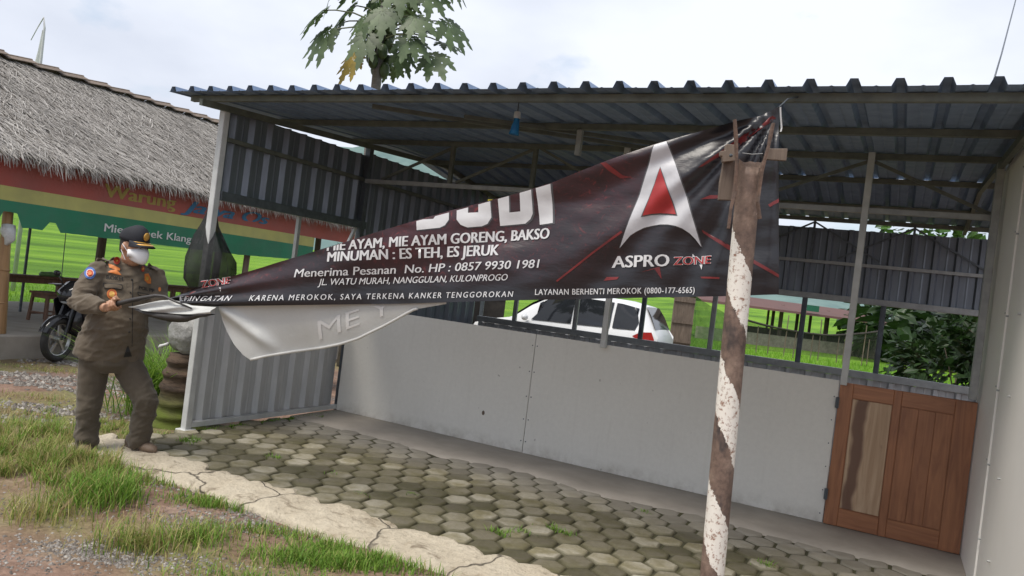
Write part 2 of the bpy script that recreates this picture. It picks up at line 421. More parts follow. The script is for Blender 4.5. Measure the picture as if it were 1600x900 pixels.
# rice paddies beyond the food hall and behind the stall (the sheet is the top of the young rice)
def rice_z(x, y):
    return -.02 + .024 * max(0, math.hypot(x, y) - 55) + .05 * noise.noise(Vector((x*.9, y*.9, 2))) + .03 * noise.noise(Vector((x*3, y*3, 7)))
def axf(lo, hi, n, p): return [lo + (hi - lo) * (i / n) ** p for i in range(n + 1)]
rm = MB()
xs = axf(-14.2, -260, 90, 2.0); ys = [-30 + i * 1.2 for i in range(50)] + axf(30, 420, 60, 1.8)
rm.grid([[(x, y, rice_z(x, y)) for x in xs] for y in ys])
xs = axf(-14.2, 120, 90, 1.0); ys = axf(18.5, 420, 110, 2.0)
rm.grid([[(x, y, rice_z(x, y)) for x in xs] for y in ys])
struct(obj('rice_field', rm, M['rice'], smooth='all'))

# ================================================================ paving under the roof
pv = MB(); a = .10; hR = a / math.cos(R_(30)) ; gap = .0075
# soil bed
bed = MB(); bed.grid([[(x, y, -.013 + .004*noise.noise(Vector((x*5, y*5, 0)))) for x in [XL + i*(XR+2.2-XL)/60 for i in range(61)]] for y in [3.72 + j*(6.42-3.72)/30 for j in range(31)]])
struct(obj('paving_bed', bed, M['joint'], smooth='all'))
def screed_edge(x): return 5.72 + .13 * noise.noise(Vector((x*1.3, 3, 0))) + .06 * noise.noise(Vector((x*5, 1, 0)))
def strip_front(x): return 3.545 + .07*noise.noise(Vector((x*1.7, 0, 1))) + .035*noise.noise(Vector((x*5.3, 0, 1))) + .028*noise.noise(Vector((x*15, 0, 1)))
def strip_back(x):
    h_ = abs(((x / .2) % 1) - .5) * 2                       # follows the zigzag of the first pavers here and there
    return 3.87 + .07*noise.noise(Vector((x*1.9, 0, 3))) + .05*noise.noise(Vector((x*6, 0, 3))) + .07*h_ + .025*noise.noise(Vector((x*17, 0, 3)))
row = 0; y = 3.80; core = []
while y < 6.25:
    x = XL + .06 + (a if row % 2 else 0)
    while x < XR + 2.0:
        if y < screed_edge(x) + .06 and y > strip_back(x) - .03:
            tx, ty = random.gauss(0, .006), random.gauss(0, .006); dz = random.gauss(0, .003) - (.006 if y > 5.3 else 0)
            rs = [(hR - gap, -.03), (hR - gap - .003, -.006), (hR - gap - .016, .003), (hR*.62, .004)]
            vs_ = []
            jr = random.gauss(0, .02)
            for r, z in rs:
                for k in range(6):
                    g = R_(30 + 60*k) + jr; px, py = r*math.cos(g), r*math.sin(g)
                    vs_.append((x+px, y+py, z + dz + (tx*px + ty*py)))
            fs = [(18,19,20,21,22,23)] + [(i*6+k, i*6+(k+1) % 6, (i+1)*6+(k+1) % 6, (i+1)*6+k) for i in range(3) for k in range(6)]
            core += [0]*12 + [.25]*6 + [1]*6
            pv.add(vs_, fs)
        x += 2 * a
    y += hR * 1.5; row += 1
pv_o = struct(obj('paving', pv, M['paver'], smooth='all', fixn=False)); pv_o.data.attributes.new('core', 'FLOAT', 'POINT').data.foreach_set('value', core)
# grey screed along the wall, ragged front edge
sc = MB(); rows = []
for i in range(161):
    x = XL + .01 + i * (XR + .4 - XL) / 160; e = screed_edge(x)
    rows.append([(x, e + .0, -.02), (x, e + .02, .004 + .003*noise.noise(Vector((x*9, 0, 0)))), (x, e + .2, .007), (x, (e + 6.5)/2 + .05, .009 + .004*noise.noise(Vector((x*3, 1, 0)))), (x, 6.43, .011)])
sc.grid(rows); struct(obj('screed_floor', sc, M['screed'], smooth='all'))
# cream cement strip at the drip line: one rough broken pour lapping over the first pavers
ks = MB(); rows = []; x = XL - .10
while x < 2.3:
    f0, b0 = strip_front(x), strip_back(x); r = [(x, f0 - .02, -.14), (x, f0 - .008, -.05)]
    for t in [i/16 for i in range(17)]:
        y = f0 + (b0 - f0)*t; edge = min(t, 1-t)*16
        z = .014 - .035*(1-t)**2 + .010*noise.noise(Vector((x*2.6, y*2.6, 2))) + .006*noise.noise(Vector((x*11, y*11, 0))) - (.012 if edge < .5 else 0)
        vd = noise.cell(Vector((x*1.9 + .25*noise.noise(Vector((y*5, 0, 0))), 0, 0))); z += .008*(vd - .5)
        r.append((x, y, z))
    r.append((x, b0 + .004, -.03)); rows.append(r); x += .018
ks.grid(rows); struct(obj('kerb_strip', ks, M['cement'], smooth=True))
# ================================================================ the stall
def corr(mb, o, u, length, rows, n, sp=.21, base=.074, top=.038, h=.040, phase=.06, wob=0.0):
    """ribbed sheet: o + u*s + row offset, ribs raised along n"""
    o = Vector(o); u = Vector(u); n = Vector(n); prof = [(0, 0)]; s = phase
    while s + base < length:
        prof += [(s, 0), (s + (base-top)/2, h), (s + (base+top)/2, h), (s + base, 0)]
        m_ = s + base + (sp - base) / 2
        if m_ + .02 < length: prof += [(m_ - .012, 0), (m_, .004), (m_ + .012, 0)]
        s += sp
    prof.append((length, 0))
    out_ = []
    for k, r in enumerate(rows):
        r = Vector(r)
        out_.append([o + u*s_ + r + n*(h_ + wob*noise.noise(Vector((s_*2.3, k*1.7 + r.y, 0)))) for s_, h_ in prof])
    mb.grid(out_)

YF, YP, YR = 4.20, 6.40, 9.20
def roof_z(y):          # valley height of the sheets
    return 2.735 + (y - 4.2) * .058 if y <= 7.9 else 2.91 - (y - 7.9) * .085
stall = thing('market_stall', 'empty roadside food stall of grey corrugated metal with half height pale board wall', 'stall', (-2.3, 6.4, 0))
mb = MB(); corr(mb, (-5.43, 0, 0), (1, 0, 0), 6.55, [(0, y, roof_z(y)) for y in (4.2, 4.5, 5.2, 6, 7, 7.92)], (0, 0, 1), wob=.006, phase=.02)
obj('roof_sheet', mb, M['roofm'], stall, fixn=False)
mb = MB(); corr(mb, (-5.43, 0, 0), (1, 0, 0), 6.55, [(0, y, roof_z(y) - .055) for y in (7.86, 8.4, 9.0, 9.48)], (0, 0, 1), wob=.006, phase=.12)
obj('roof_sheet', mb, M['roofm'], stall, fixn=False)
# purlins
for y in (4.36, 5.35, YP, 7.68, 8.6, 9.3):
    z = roof_z(y) - .028 - (.055 if y > 7.9 else .03 if y > 7.5 else 0)
    m_ = MB(); m_.box((-5.33, y-.02, z-.022), (1.0, y+.02, z+.022)); obj('purlin', m_, M['olive'], stall)
# rafters along the side walls
for x in (-5.10, .52):
    m_ = MB(); m_.bar((x, 4.25, roof_z(4.25)-.075), (x, 7.9, roof_z(7.9)-.075), .035, .05); m_.bar((x, 7.9, roof_z(7.9)-.075), (x, 9.4, roof_z(9.4)-.11), .035, .05)
    obj('rafter', m_, M['olive'], stall)
# front left post and its foot
m_ = MB(); m_.box((-5.165, 4.50, -.02), (-5.105, 4.56, 2.69)); m_.box((-5.19, 4.47, -.02), (-5.08, 4.59, .008)); obj('post', m_, M['white_post'], stall, bevel=.004)
# right front post
m_ = MB(); m_.box((.50, 6.31, 1.12), (.55, 6.36, roof_z(6.35)-.05)); obj('post', m_, M['steel'], stall, bevel=.003)
# left side: upper sheet, lower sheet, rails
lw = MB(); corr(lw, (-5.185, 4.56, 0), (0, 1, 0), 1.93, [(0, 0, 1.93), (0, 0, 2.3), (0, 0, 2.70)], (1, 0, 0), phase=.08, base=.085, top=.018, h=.038); obj('upper_side_sheet', lw, M['galv_shaded'], stall, fixn=False)
lw = MB(); corr(lw, (-5.185, 6.50, 0), (0, 1, 0), 2.7, [(0, 0, 0), (0, 0, 1.4), (0, 0, 2.735)], (1, 0, 0), phase=.05, base=.085, top=.018, h=.038); obj('rear_side_sheet', lw, M['galv_shaded'], stall, fixn=False)
lw = MB(); corr(lw, (-5.185, 4.56, 0), (0, 1, 0), 1.84, [(0, 0, .03), (0, 0, .5), (0, 0, 1.06)], (1, 0, 0), phase=.10, base=.085, top=.018, h=.038); obj('lower_side_sheet', lw, M['galv'], stall, fixn=False)
m_ = MB(); m_.box((-5.15, 4.56, 1.925), (-5.085, 6.5, 2.0)); obj('side_rail', m_, M['steeld'], stall)
m_ = MB(); m_.box((-5.15, 4.56, .02), (-5.105, 6.42, .062)); obj('side_rail', m_, M['white_post'], stall)
m_ = MB(); m_.box((-5.15, 4.56, 1.03), (-5.11, 6.42, 1.07)); obj('side_rail', m_, M['steel'], stall)
m_ = MB(); m_.box((-5.15, 4.56, 2.42), (-5.115, 9.15, 2.455)); obj('side_rail', m_, M['olive'], stall)
m_ = MB(); m_.box((-5.145, 5.52, 1.07), (-5.11, 5.555, 1.925)); obj('stud', m_, M['steel'], stall)
m_ = MB(); m_.bar((-5.128, 5.95, 1.07), (-5.128, 6.38, 1.925), .028); obj('brace', m_, M['white_post'], stall)
m_ = MB(); m_.box((-5.15, 6.42, 0), (-5.09, 6.48, 2.80)); obj('post', m_, M['steeld'], stall)
# partition wall: cement boards
for x0, x1 in ((-5.10, -2.927), (-2.921, -.345)):
    m_ = MB(); m_.box((x0, YP, .012), (x1, YP + .012, 1.108)); obj('wall_board', m_, M['board'], stall, bevel=.002)
for z in (.12, .32, .53, .76, 1.0):
    for dx in (-.024, .024):
        m_ = MB(); m_.tube([(-2.924+dx, YP-.003, z), (-2.924+dx, YP+.004, z)], .006, 6); obj('screw', m_, M['steeld'], stall)
for i in range(0, 18, 3):
    m_ = MB(); m_.tube([(-.37, YP-.003, .08 + i*.06), (-.37, YP+.004, .08+i*.06)], .005, 6); obj('screw', m_, M['steeld'], stall)
q = on_y(755, 645, YP - .004); m_ = MB(); m_.ball(q, (.015, .003, .022), 12, 6); o_ = obj('patch', m_, M['oldwood'], stall, smooth='all'); o_['label'] = 'small brown hole in the pale board'
# posts and roof truss on the partition line
for x, mt in ((-2.26, 'white_post'), (-.315, 'white_post')):
    m_ = MB(); m_.box((x-.024, YP-.055, 1.08), (x+.024, YP-.006, 2.86)); obj('post', m_, M[mt], stall, bevel=.003)
m_ = MB(); m_.box((-5.08, YP-.02, 2.40), (.52, YP+.02, 2.44)); obj('tie_beam', m_, M['steel'], stall)
for x in (-4.06, -3.16, -1.25):
    m_ = MB(); m_.box((x-.02, YP-.018, 2.44), (x+.02, YP+.018, 2.84)); obj('truss_strut', m_, M['olive'], stall)
for (xa, za, xb, zb) in ((-.34, 2.80, -1.22, 2.45), (-.29, 2.80, .50, 2.45), (-4.04, 2.82, -4.9, 2.45), (-3.18, 2.82, -4.0, 2.46), (-3.12, 2.82, -2.35, 2.46), (-1.28, 2.82, -2.2, 2.46)):
    m_ = MB(); m_.bar((xa, YP+.024, za), (xb, YP+.024, zb), .024); obj('truss_strut', m_, M['olive'], stall)
m_ = MB(); m_.box((-2.31, 5.33, 2.56), (-2.27, 5.37, 2.76)); obj('stub_tube', m_, M['steel'], stall)
m_ = MB(); m_.bar((-3.05, 4.9, 2.73), (-1.5, 6.38, 2.83), .03); obj('roof_brace', m_, M['olive'], stall)
m_ = MB(); m_.bar((-3.6, 4.5, 2.70), (-1.9, 6.38, 2.82), .03); obj('roof_brace', m_, M['olive'], stall)
# rear wall
mb = MB(); corr(mb, (-5.1, YR + .03, 0), (1, 0, 0), 5.95, [(0, 0, -.02), (0, 0, .6), (0, 0, .99)], (0, -1, 0), phase=.03); obj('rear_low_sheet', mb, M['galv'], stall, fixn=False)
mb = MB(); corr(mb, (-5.1, YR + .03, 0), (1, 0, 0), 5.88, [(0, 0, 1.83), (0, 0, 2.2), (0, 0, 2.60)], (0, -1, 0), phase=.09); obj('rear_high_sheet', mb, M['galv_shaded'], stall, fixn=False)
m_ = MB(); m_.box((-5.1, YR-.055, .995), (.84, YR+.025, 1.07)); obj('rear_rail', m_, M['steel'], stall, bevel=.003)
m_ = MB(); m_.box((-5.1, YR-.045, 1.80), (.80, YR+.02, 1.865)); obj('rear_rail', m_, M['steel'], stall, bevel=.003)
m_ = MB(); m_.box((-5.1, YR-.035, 2.20), (.80, YR-.01, 2.235)); obj('rear_rail', m_, M['steel'], stall)
for x in (-4.55, -3.68, -2.80, -1.945, -.955, -.155):
    m_ = MB(); m_.box((x-.027, YR-.03, 1.06), (x+.027, YR+.01, 1.80)); m_.box((x-.012, YR-.04, 1.06), (x-.004, YR-.028, 1.80)); obj('stud', m_, M['steeld'] if x > -1.5 or -3 < x < -2.5 else M['steel'], stall)
m_ = MB(); m_.box((.79, YR-.04, 0), (.85, YR+.03, 2.60)); obj('post', m_, M['steel'], stall, bevel=.003)
for x in (-.95, .05):
    m_ = MB(); m_.bar((x, YR-.02, 2.23), (x, YR-.02, 2.70), .025); m_.bar((x, YR-.02, 2.66), (x-.72, YR-.02, 2.27), .018); m_.bar((x, YR-.02, 2.66), (x+.7, YR-.02, 2.27), .018); obj('truss_strut', m_, M['steeld'], stall)
# half-height wooden door: frame of rails and stiles, two long panels
door = MB(); door.box((-.338, YP-.012, .015), (.565, YP+.018, 1.10)); door_o = obj('half_door', door, M['door'], stall, bevel=.003)
for x0, x1 in ((-.338, -.243), (.035, .088), (.432, .567)):
    m_ = MB(); m_.box((x0, YP-.022, .015), (x1, YP-.0125, 1.10)); obj('door_stile', m_, M['door'], door_o, bevel=.003)
for (x0, x1, z0, z1) in ((-.2425, .0345, .99, 1.099), (.0885, .4315, .99, 1.099), (-.2425, .0345, .016, .15), (.0885, .4315, .016, .15)):
    m_ = MB(); m_.box((x0, YP-.0216, z0), (x1, YP-.0125, z1)); obj('door_rail', m_, M['door_h'], door_o, bevel=.003)
m_ = MB(); m_.box((-.238, YP-.019, .155), (.030, YP-.013, .985)); o_ = obj('door_panel', m_, M['door_pale'], door_o, bevel=.004); o_['label'] = 'pale bare wood panel streaked dark brown'
m_ = MB(); m_.box((.093, YP-.019, .155), (.205, YP-.013, .985)); m_.box((.2065, YP-.019, .155), (.315, YP-.013, .985)); m_.box((.3165, YP-.019, .155), (.427, YP-.013, .985)); obj('door_panel', m_, M['door'], door_o, bevel=.002)
for z in (.2, .9):
    m_ = MB(); m_.box((-.356, YP-.02, z), (-.330, YP-.036, z+.08)); m_.tube([(-.342, YP-.036, z-.004), (-.342, YP-.036, z+.084)], .006, 8); obj('hinge', m_, M['steeld'], door_o)

# pale wall of boards closing the right side
pw = thing('side_wall', 'pale cement board wall at the right edge with screwed vertical seam', 'wall', (.62, 5, 0))
m_ = MB(); m_.box((.575, 5.50, .0), (.60, 6.62, 2.80)); obj('wall_board', m_, M['panelw'], pw, bevel=.002)
m_ = MB(); m_.box((.585, 3.4, -.05), (.61, 5.494, 2.72)); obj('wall_board', m_, M['panelw'], pw, bevel=.002)
m_ = MB(); m_.box((.612, 3.4, -.05), (.68, 6.62, 2.70)); obj('backing_frame', m_, M['steel'], pw)
for z in (.35, .8, 1.25, 1.7, 2.2, 2.6):
    for y in (5.46, 5.53, 4.95):
        m_ = MB(); m_.tube([(.57, y, z + .02*(y > 5.5)), (.588, y, z + .02*(y > 5.5))], .006, 6); obj('screw', m_, M['steel'], pw)

# hanging blue bottle lamp
c = ony_ = on_y(809, 174, 4.6)
hang = thing('hanging_lamp', 'small lamp in a blue cut plastic bottle hanging under the roof', 'lamp', (c.x, c.y, c.z))
blue = pmat('blue_plastic', (.03, .22, .42), (.02, .12, .28), 30, .25, 0, 0, trans=.3)
m_ = MB(); m_.tube([(c.x, c.y, roof_z(4.6)), (c.x, c.y, c.z)], .004, 6); obj('cord', m_, M['steeld'], hang)
m_ = MB(); m_.tube([(c.x, c.y, c.z), (c.x, c.y, c.z-.005), (c.x, c.y, c.z-.045), (c.x, c.y, c.z-.05)], [.012, .022, .024, .018], 14); obj('socket', m_, pmat('pale_plastic', (.55, .56, .55), None, 20, .4), hang, smooth=True)
m_ = MB(); m_.tube([(c.x, c.y, c.z-.05), (c.x, c.y, c.z-.075), (c.x-.003, c.y, c.z-.10), (c.x-.006, c.y, c.z-.135), (c.x-.008, c.y, c.z-.16)], [.02, .020, .027, .030, .036], 14, cap=False); obj('bottle_shade', m_, blue, hang, smooth=True)
m_ = MB(); m_.ball((c.x-.005, c.y, c.z-.115), (.018, .018, .025)); obj('bulb', m_, pmat('glass_bulb', (.8, .82, .85), None, 5, .1), hang, smooth=True)
# ================================================================ lettering
def text_mesh(s, size=1.0, bold=.0, shear=0, spacing=1.0):
    """flat letters as (verts2d, faces); cap height = 1, starts at x=0"""
    def make(t):
        cu = bpy.data.curves.new('t', 'FONT'); cu.body = t; cu.size = 1; cu.shear = shear; cu.space_character = spacing
        cu.resolution_u = 3
        o = bpy.data.objects.new('t', cu); COL.objects.link(o)
        dg = bpy.context.evaluated_depsgraph_get(); dg.update()
        me = bpy.data.meshes.new_from_object(o.evaluated_get(dg))
        vs_ = [(v.co.x, v.co.y) for v in me.vertices]; fs = [tuple(p.vertices) for p in me.polygons]
        bpy.data.objects.remove(o); bpy.data.curves.remove(cu); bpy.data.meshes.remove(me)
        return vs_, fs
    hv, _ = make('H'); ch = max(v[1] for v in hv)
    vs_, fs = make(s); x0 = min(v[0] for v in vs_); x1 = max(v[0] for v in vs_)
    return [((x-x0)/(x1-x0), y/ch) for x, y in vs_], fs, (x1-x0)/ch
def text_on(mb, s, fn, **kw):
    """fn(s in 0..1 along the line, t in cap heights) -> point"""
    b_ = kw.pop('bold', 0)
    v, f, asp = text_mesh(s, **kw)
    for k in ((-1, 0, 1) if b_ else (0,)):
        mb.add([fn(a + k*b_*1.6/asp, b) + Vector((.0006*k, 0, 0)) for a, b in v], f)

# ================================================================ thatched food hall on the left
XE, ZE, XRg, ZRg = -9.4, 2.34, -12.3, 4.0
Y0, Y1 = 2.4, 16.5
hall = thing('food_hall', 'open sided food hall with grey palm thatch roof and low concrete platform', 'food hall', (-11.5, 9, 0))
def thatch_mat():
    m, nt, b = new_mat('grey_palm_thatch'); v = coords(nt)
    col = ramp(nt, island(nt), [(0, (.20, .18, .16)), (.35, (.32, .30, .275)), (.75, (.42, .395, .365)), (1, (.54, .51, .475))])
    col = mixc(nt, .45, col, ramp(nt, noise_tex(nt, v, 1.3, 5), [(.3, .6), (.7, 1.25)]), 'MULTIPLY')
    nt.links.new(col, b.inputs['Base Color']); b.inputs['Roughness'].default_value = .85; b.inputs['Specular IOR Level'].default_value = .25
    return m
M['thatch'] = thatch_mat()
M['thatch_under'] = pmat('thatch_underlayer', (.16, .14, .12), (.07, .06, .05), 18, .95, 0, .8, 40, .02)
sl = Vector((XE - XRg, 0, ZE - ZRg)); SL = sl.length; sl.normalize(); sn = Vector((-sl.z, 0, sl.x)); sn = sn if sn.z > 0 else -sn
th = MB()
th.mi = 1
th.grid([[(XRg + (XE-XRg)*t, y, ZRg + (ZE-ZRg)*t - .02) for t in (0, .25, .5, .75, .98)] for y in [Y0 + (Y1-Y0)*i/30 for i in range(31)]])
th.grid([[(XRg - (XE-XRg)*t, y, ZRg + (ZE-ZRg)*t - .02) for t in (0, .5, .98)] for y in (Y0, Y1)])
th.mi = 0
rnd = random.Random(4)
def strip(p, d, ln, wd, lift, droop, curl):
    side = d.cross(sn).normalized()
    pts = []
    for k in range(4):
        t = k / 3
        c = p + d*ln*t + sn*(lift*t) + Vector((0, 0, -droop*t*t)) + side*curl*t*t
        ww = wd * (1, 1, .8, .25)[k]
        pts += [c - side*ww/2, c + side*ww/2]
    th.add(pts, [(0,1,3,2),(2,3,5,4),(4,5,7,6)])
NR = 46
for r in range(NR):
    t0 = r / NR
    for i in range(760):
        y = Y0 + (Y1-Y0) * rnd.random(); t = t0 + rnd.uniform(0, 1.3/NR)
        p = Vector((XRg, y, ZRg)) + sl*(t*(SL - .12)) + sn*rnd.uniform(.0, .03)
        patch = .75*noise.noise(Vector((y*.8, t*4, 3)))
        ang = rnd.gauss(.15 + patch*.6, .38)
        d = (sl*math.cos(ang) + Vector((0, 1, 0))*math.sin(ang)).normalized()
        strip(p, d, rnd.uniform(.14, .38), rnd.uniform(.006, .015), rnd.uniform(.0, .03), rnd.uniform(0, .02), rnd.gauss(0, .03))
for i in range(3600):          # ragged fringe at the eave
    y = Y0 + (Y1-Y0) * rnd.random(); hang_ = max(.0, .03 + .08*noise.noise(Vector((y*2.3, 0, 5))))
    p = Vector((XE, y, ZE)) - sl*rnd.uniform(.02, .25) + sn*rnd.uniform(-.04, .04)
    ang = rnd.gauss(.1, .3); d = (sl*math.cos(ang)*.8 + Vector((0, 1, 0))*math.sin(ang) + Vector((0, 0, -.5))).normalized()
    strip(p, d, rnd.uniform(.09, .15 + hang_), rnd.uniform(.006, .014), 0, rnd.uniform(.02, .10), rnd.gauss(0, .02))
obj('thatch_roof', th, [M['thatch'], M['thatch_under']], hall, fixn=False)
cap = MB(); y = Y0
while y < Y1:
    cap.bar((XRg + .09, y, ZRg - .005), (XRg + .09, y + .46, ZRg + .045), .22, .012, (.35, 0, 1)); cap.bar((XRg - .09, y, ZRg - .005), (XRg - .09, y + .46, ZRg + .045), .22, .012, (-.35, 0, 1))
    cap.tube([(XRg, y, ZRg + .02), (XRg, y + .46, ZRg + .07)], .028, 8); y += .42
obj('ridge_cap', cap, M['oldwood'], hall)
pl = MB(); pl.box((-14.0, 1.5, -.4), (-9.6, 16.5, .17)); obj('platform', pl, M['concrete'], hall, bevel=.02)
bp = MB(); bp.tube([(-9.75, 5.62, .17), (-9.75, 5.59, .7), (-9.76, 5.56, 1.2), (-9.75, 5.52, 2.3)], [.065, .062, .06, .055], 12)
for z in (.55, .95, 1.35, 1.8): bp.tube([(-9.752, 5.59 - (z-.5)*.03, z-.012), (-9.752, 5.59 - (z-.5)*.03, z), (-9.752, 5.59 - (z-.5)*.03, z+.012)], [.061, .069, .060], 12)
o_ = obj('post', bp, M['bamboo'], hall, smooth=True); o_['label'] = 'thick tan bamboo post tied with white plastic'
m_ = MB(); m_.tube([(-9.73, 5.555, 1.50), (-9.71, 5.545, 1.42), (-9.70, 5.57, 1.33), (-9.72, 5.54, 1.26)], [(.075, .07), (.085, .06), (.06, .075), (.02, .03)], 9); obj('plastic_wrap', m_, pmat('white_plastic_film', (.62, .63, .62), None, 30, .35, 0, .4, 30, .01), o_, smooth='all')
for (x, y, r) in ((-12.3, 8.57, .07), (-12.3, 11.1, .07), (-12.3, 14.0, .07), (-9.75, 9.4, .05), (-9.75, 13.2, .06), (-12.3, 4.4, .07)):
    m_ = MB(); m_.tube([(x, y, .17), (x + .01, y + .01, 1.5), (x, y, 2.7 if x < -11 else 2.15)], r, 10); obj('post', m_, M['oldwood'], hall, smooth=True)
m_ = MB(); m_.tube([(-12.3, 7.35, .17), (-12.3, 7.35, 3.8)], .022, 8); obj('pole', m_, M['steeld'], hall)
m_ = MB(); m_.tube([(-13.9, 9.0, .0), (-13.9, 8.95, 2.1)], .008, 6); obj('pole', m_, M['steeld'], hall)
# wooden rail with a planed top
rl = MB(); rl.box((-11.72, 5.2, .765), (-11.5, 13.2, .80)); rl.box((-11.64, 5.2, .68), (-11.58, 13.2, .765))
obj('counter_top', rl, M['brownwood'], hall, bevel=.006)
y = 5.35
while y < 13.1:
    for dy in (0, .22):
        m_ = MB(); m_.box((-11.645, y+dy, .17), (-11.575, y+dy+.07, .765)); obj('counter_leg', m_, M['brownwood'], hall, bevel=.005)
    y += 1.05
# stool
def stool(x, y, rz):
    s = thing('stool', 'small square brown wooden stool beside the bamboo post', 'stool', (x, y, .17), rz)
    m_ = MB(); m_.box((-.17, -.17, .40), (.17, .17, .43)); obj('seat', m_, M['brownwood'], s, True, bevel=.005)
    m_ = MB(); m_.box((-.14, -.14, .34), (.14, -.115, .40)); m_.box((-.14, .115, .34), (.14, .14, .40)); m_.box((-.14, -.115, .34), (-.115, .115, .40)); m_.box((.115, -.115, .34), (.14, .115, .40)); obj('apron', m_, M['brownwood'], s, True)
    for sx in (-1, 1):
        for sy in (-1, 1):
            m_ = MB(); m_.bar((sx*.15, sy*.15, 0), (sx*.13, sy*.13, .40), .035); obj('leg', m_, M['brownwood'], s, True)
    for sx in (-1, 1):
        m_ = MB(); m_.bar((sx*.147, -.13, .10), (sx*.147, .13, .10), .022); m_.bar((-.13, sx*.147, .13), (.13, sx*.147, .13), .022); obj('stretcher', m_, M['brownwood'], s, True)
    return s
st = stool(-11.12, 7.02, .25)
# printed banner under the eave
fb = thing('eave_banner', 'faded red yellow and green printed banner hanging under the thatched eave', 'banner', (-9.6, 8.5, 1.5))
def faded(name, c): return pmat(name, c, tuple(x*.72 + .03 for x in c), 3, .6, 0, .25, 9, .02)
bm_ = [faded('faded_red_print', (.36, .075, .055)), faded('faded_yellow_print', (.47, .45, .14)), faded('green_print', (.012, .19, .095))]
sh = MB(); yy = [3.0 + i*.08 for i in range(int((12.9-3.0)/.08)+1)]
def bx_(y, z): return -9.6 + .025*noise.noise(Vector((y*1.6, z*2, 0))) + .012*noise.noise(Vector((y*5, z*3, 3)))
def zz(y):
    e = .05 * max(0, (5.8-y))
    bot = 1.49 + .012*noise.noise(Vector((y*6, 0, 0)))
    if 5.38 < y < 5.62: bot = 1.66 + .03*noise.noise(Vector((y*20, 0, 0)))
    if 5.95 < y < 6.07: bot = 1.60
    if y > 9.2: bot += .035*(y-9.2)
    m2 = 1.795; m1 = 1.965
    return [2.33, 2.2, m1, m2, (m2+bot)/2, bot]
for k, mi in ((0, 0), (1, 0), (2, 1), (3, 2), (4, 2)):
    ye = [y for y in yy if y <= (10.9 if k in (2, 3, 4) else 12.9)]
    sh.grid([[(bx_(y, zz(y)[k]), y, zz(y)[k]), (bx_(y, zz(y)[k+1]), y, zz(y)[k+1])] for y in ye], mi=mi)
obj('printed_sheet', sh, bm_, fb, smooth='all', fixn=False)
le = MB(); text_on(le, 'Mie Lethek Klangen', lambda s, t: Vector((bx_(6.72+s*1.6, 1.6) + .008, 6.71 + s*1.60, 1.58 + t*.105)), bold=.012)
obj('lettering', le, pmat('white_print', (.72, .74, .72), None, 9, .6), fb)
le = MB(); text_on(le, 'Warung', lambda s, t: Vector((bx_(6.65+s*1.1, 2.1) + .008, 6.65 + s*1.12, 2.045 + t*.17)), bold=.03)
obj('lettering', le, pmat('yellow_print', (.36, .27, .06), None, 9, .6), fb)
le = MB(); text_on(le, 'Jawa Os', lambda s, t: Vector((bx_(7.9+s*1.6, 2.1) + .008, 7.9 + s*1.75, 2.03 + t*.17 + s*.02)), bold=.035, shear=.35)
obj('lettering', le, pmat('blue_print', (.04, .17, .32), None, 9, .6), fb)
# green bag on the counter
gb = MB(); gb.ball((-11.6, 7.28, .83), (.06, .14, .045), 12, 7); gb.tube([(-11.6, 7.4, .83), (-11.58, 7.52, .80)], [.03, .006], 7)
for i, v in enumerate(gb.v): gb.v[i] = v + Vector((0, 0, .02*noise.noise(v*14)))
tag(obj('plastic_bag', gb, pmat('pale_green_plastic', (.18, .33, .12), None, 20, .4, 0, .3, 20), smooth='all'), 'crumpled pale green plastic bag on the brown counter', 'bag')

# white pole with folded cloth behind the thatch
fl = thing('flag_pole', 'tall bent pole wrapped in white cloth above the thatched ridge', 'flag', (-18.5, 10.83, -.1))
m_ = MB(); m_.tube([(-18.5, 10.83, -.1), (-18.5, 10.83, 3), (-18.52, 10.83, 5.3), (-18.53, 10.83, 6.2), (-18.56, 10.80, 6.45), (-18.66, 10.75, 6.2), (-18.78, 10.70, 5.88)], [.05, .045, .035, .025, .02, .012, .008], 8); obj('pole', m_, M['white_post'], fl, smooth='all')
m_ = MB(); rows = []
for i in range(14):
    t = i/13; z = 6.15 - t*3.2; wdt = .03 + .26*min(1, t*2.2)*(1 - .2*t)
    rows.append([(-18.53 - wdt*a*.89, 10.83 - wdt*a*.45 + .03*math.sin(a*7 + t*6), z) for a in (0, .25, .5, .75, 1)])
m_.grid(rows); obj('cloth', m_, pmat('white_cloth', (.72, .73, .74), None, 6, .8, trans=.3), fl, smooth='all', fixn=False)

# ================================================================ hills
hm = MB(); rows = []
for i in range(160):
    azd = -75 + i*170/159; azr = R_(azd)            # degrees from +y, clockwise
    d = 620; base_h = 68 + 20*noise.noise(Vector((azd*.045, 0, 3))) + 10*noise.noise(Vector((azd*.16, 0, 8))) + 46*math.exp(-((azd+33)/10)**2)
    base_h = -6 + (base_h + 6)*max(0, min(1, (azd + 52)/8))
    col = []
    for k in range(7):
        t = k/6; dd = d - 220*(1-t); col.append((math.sin(azr)*dd, math.cos(azr)*dd, base_h*t**1.3 + 3*noise.noise(Vector((azd*.8, k*2.1, 0)))*(t > 0) - 4*(1-t)))
    rows.append(col)
hm.grid(rows); struct(obj('hills', hm, pmat('hazed_far_forest', (.16, .235, .215), (.09, .15, .15), .05, .95, 0, .0), smooth='all'))  # distant air haze is put into the bluish forest colour
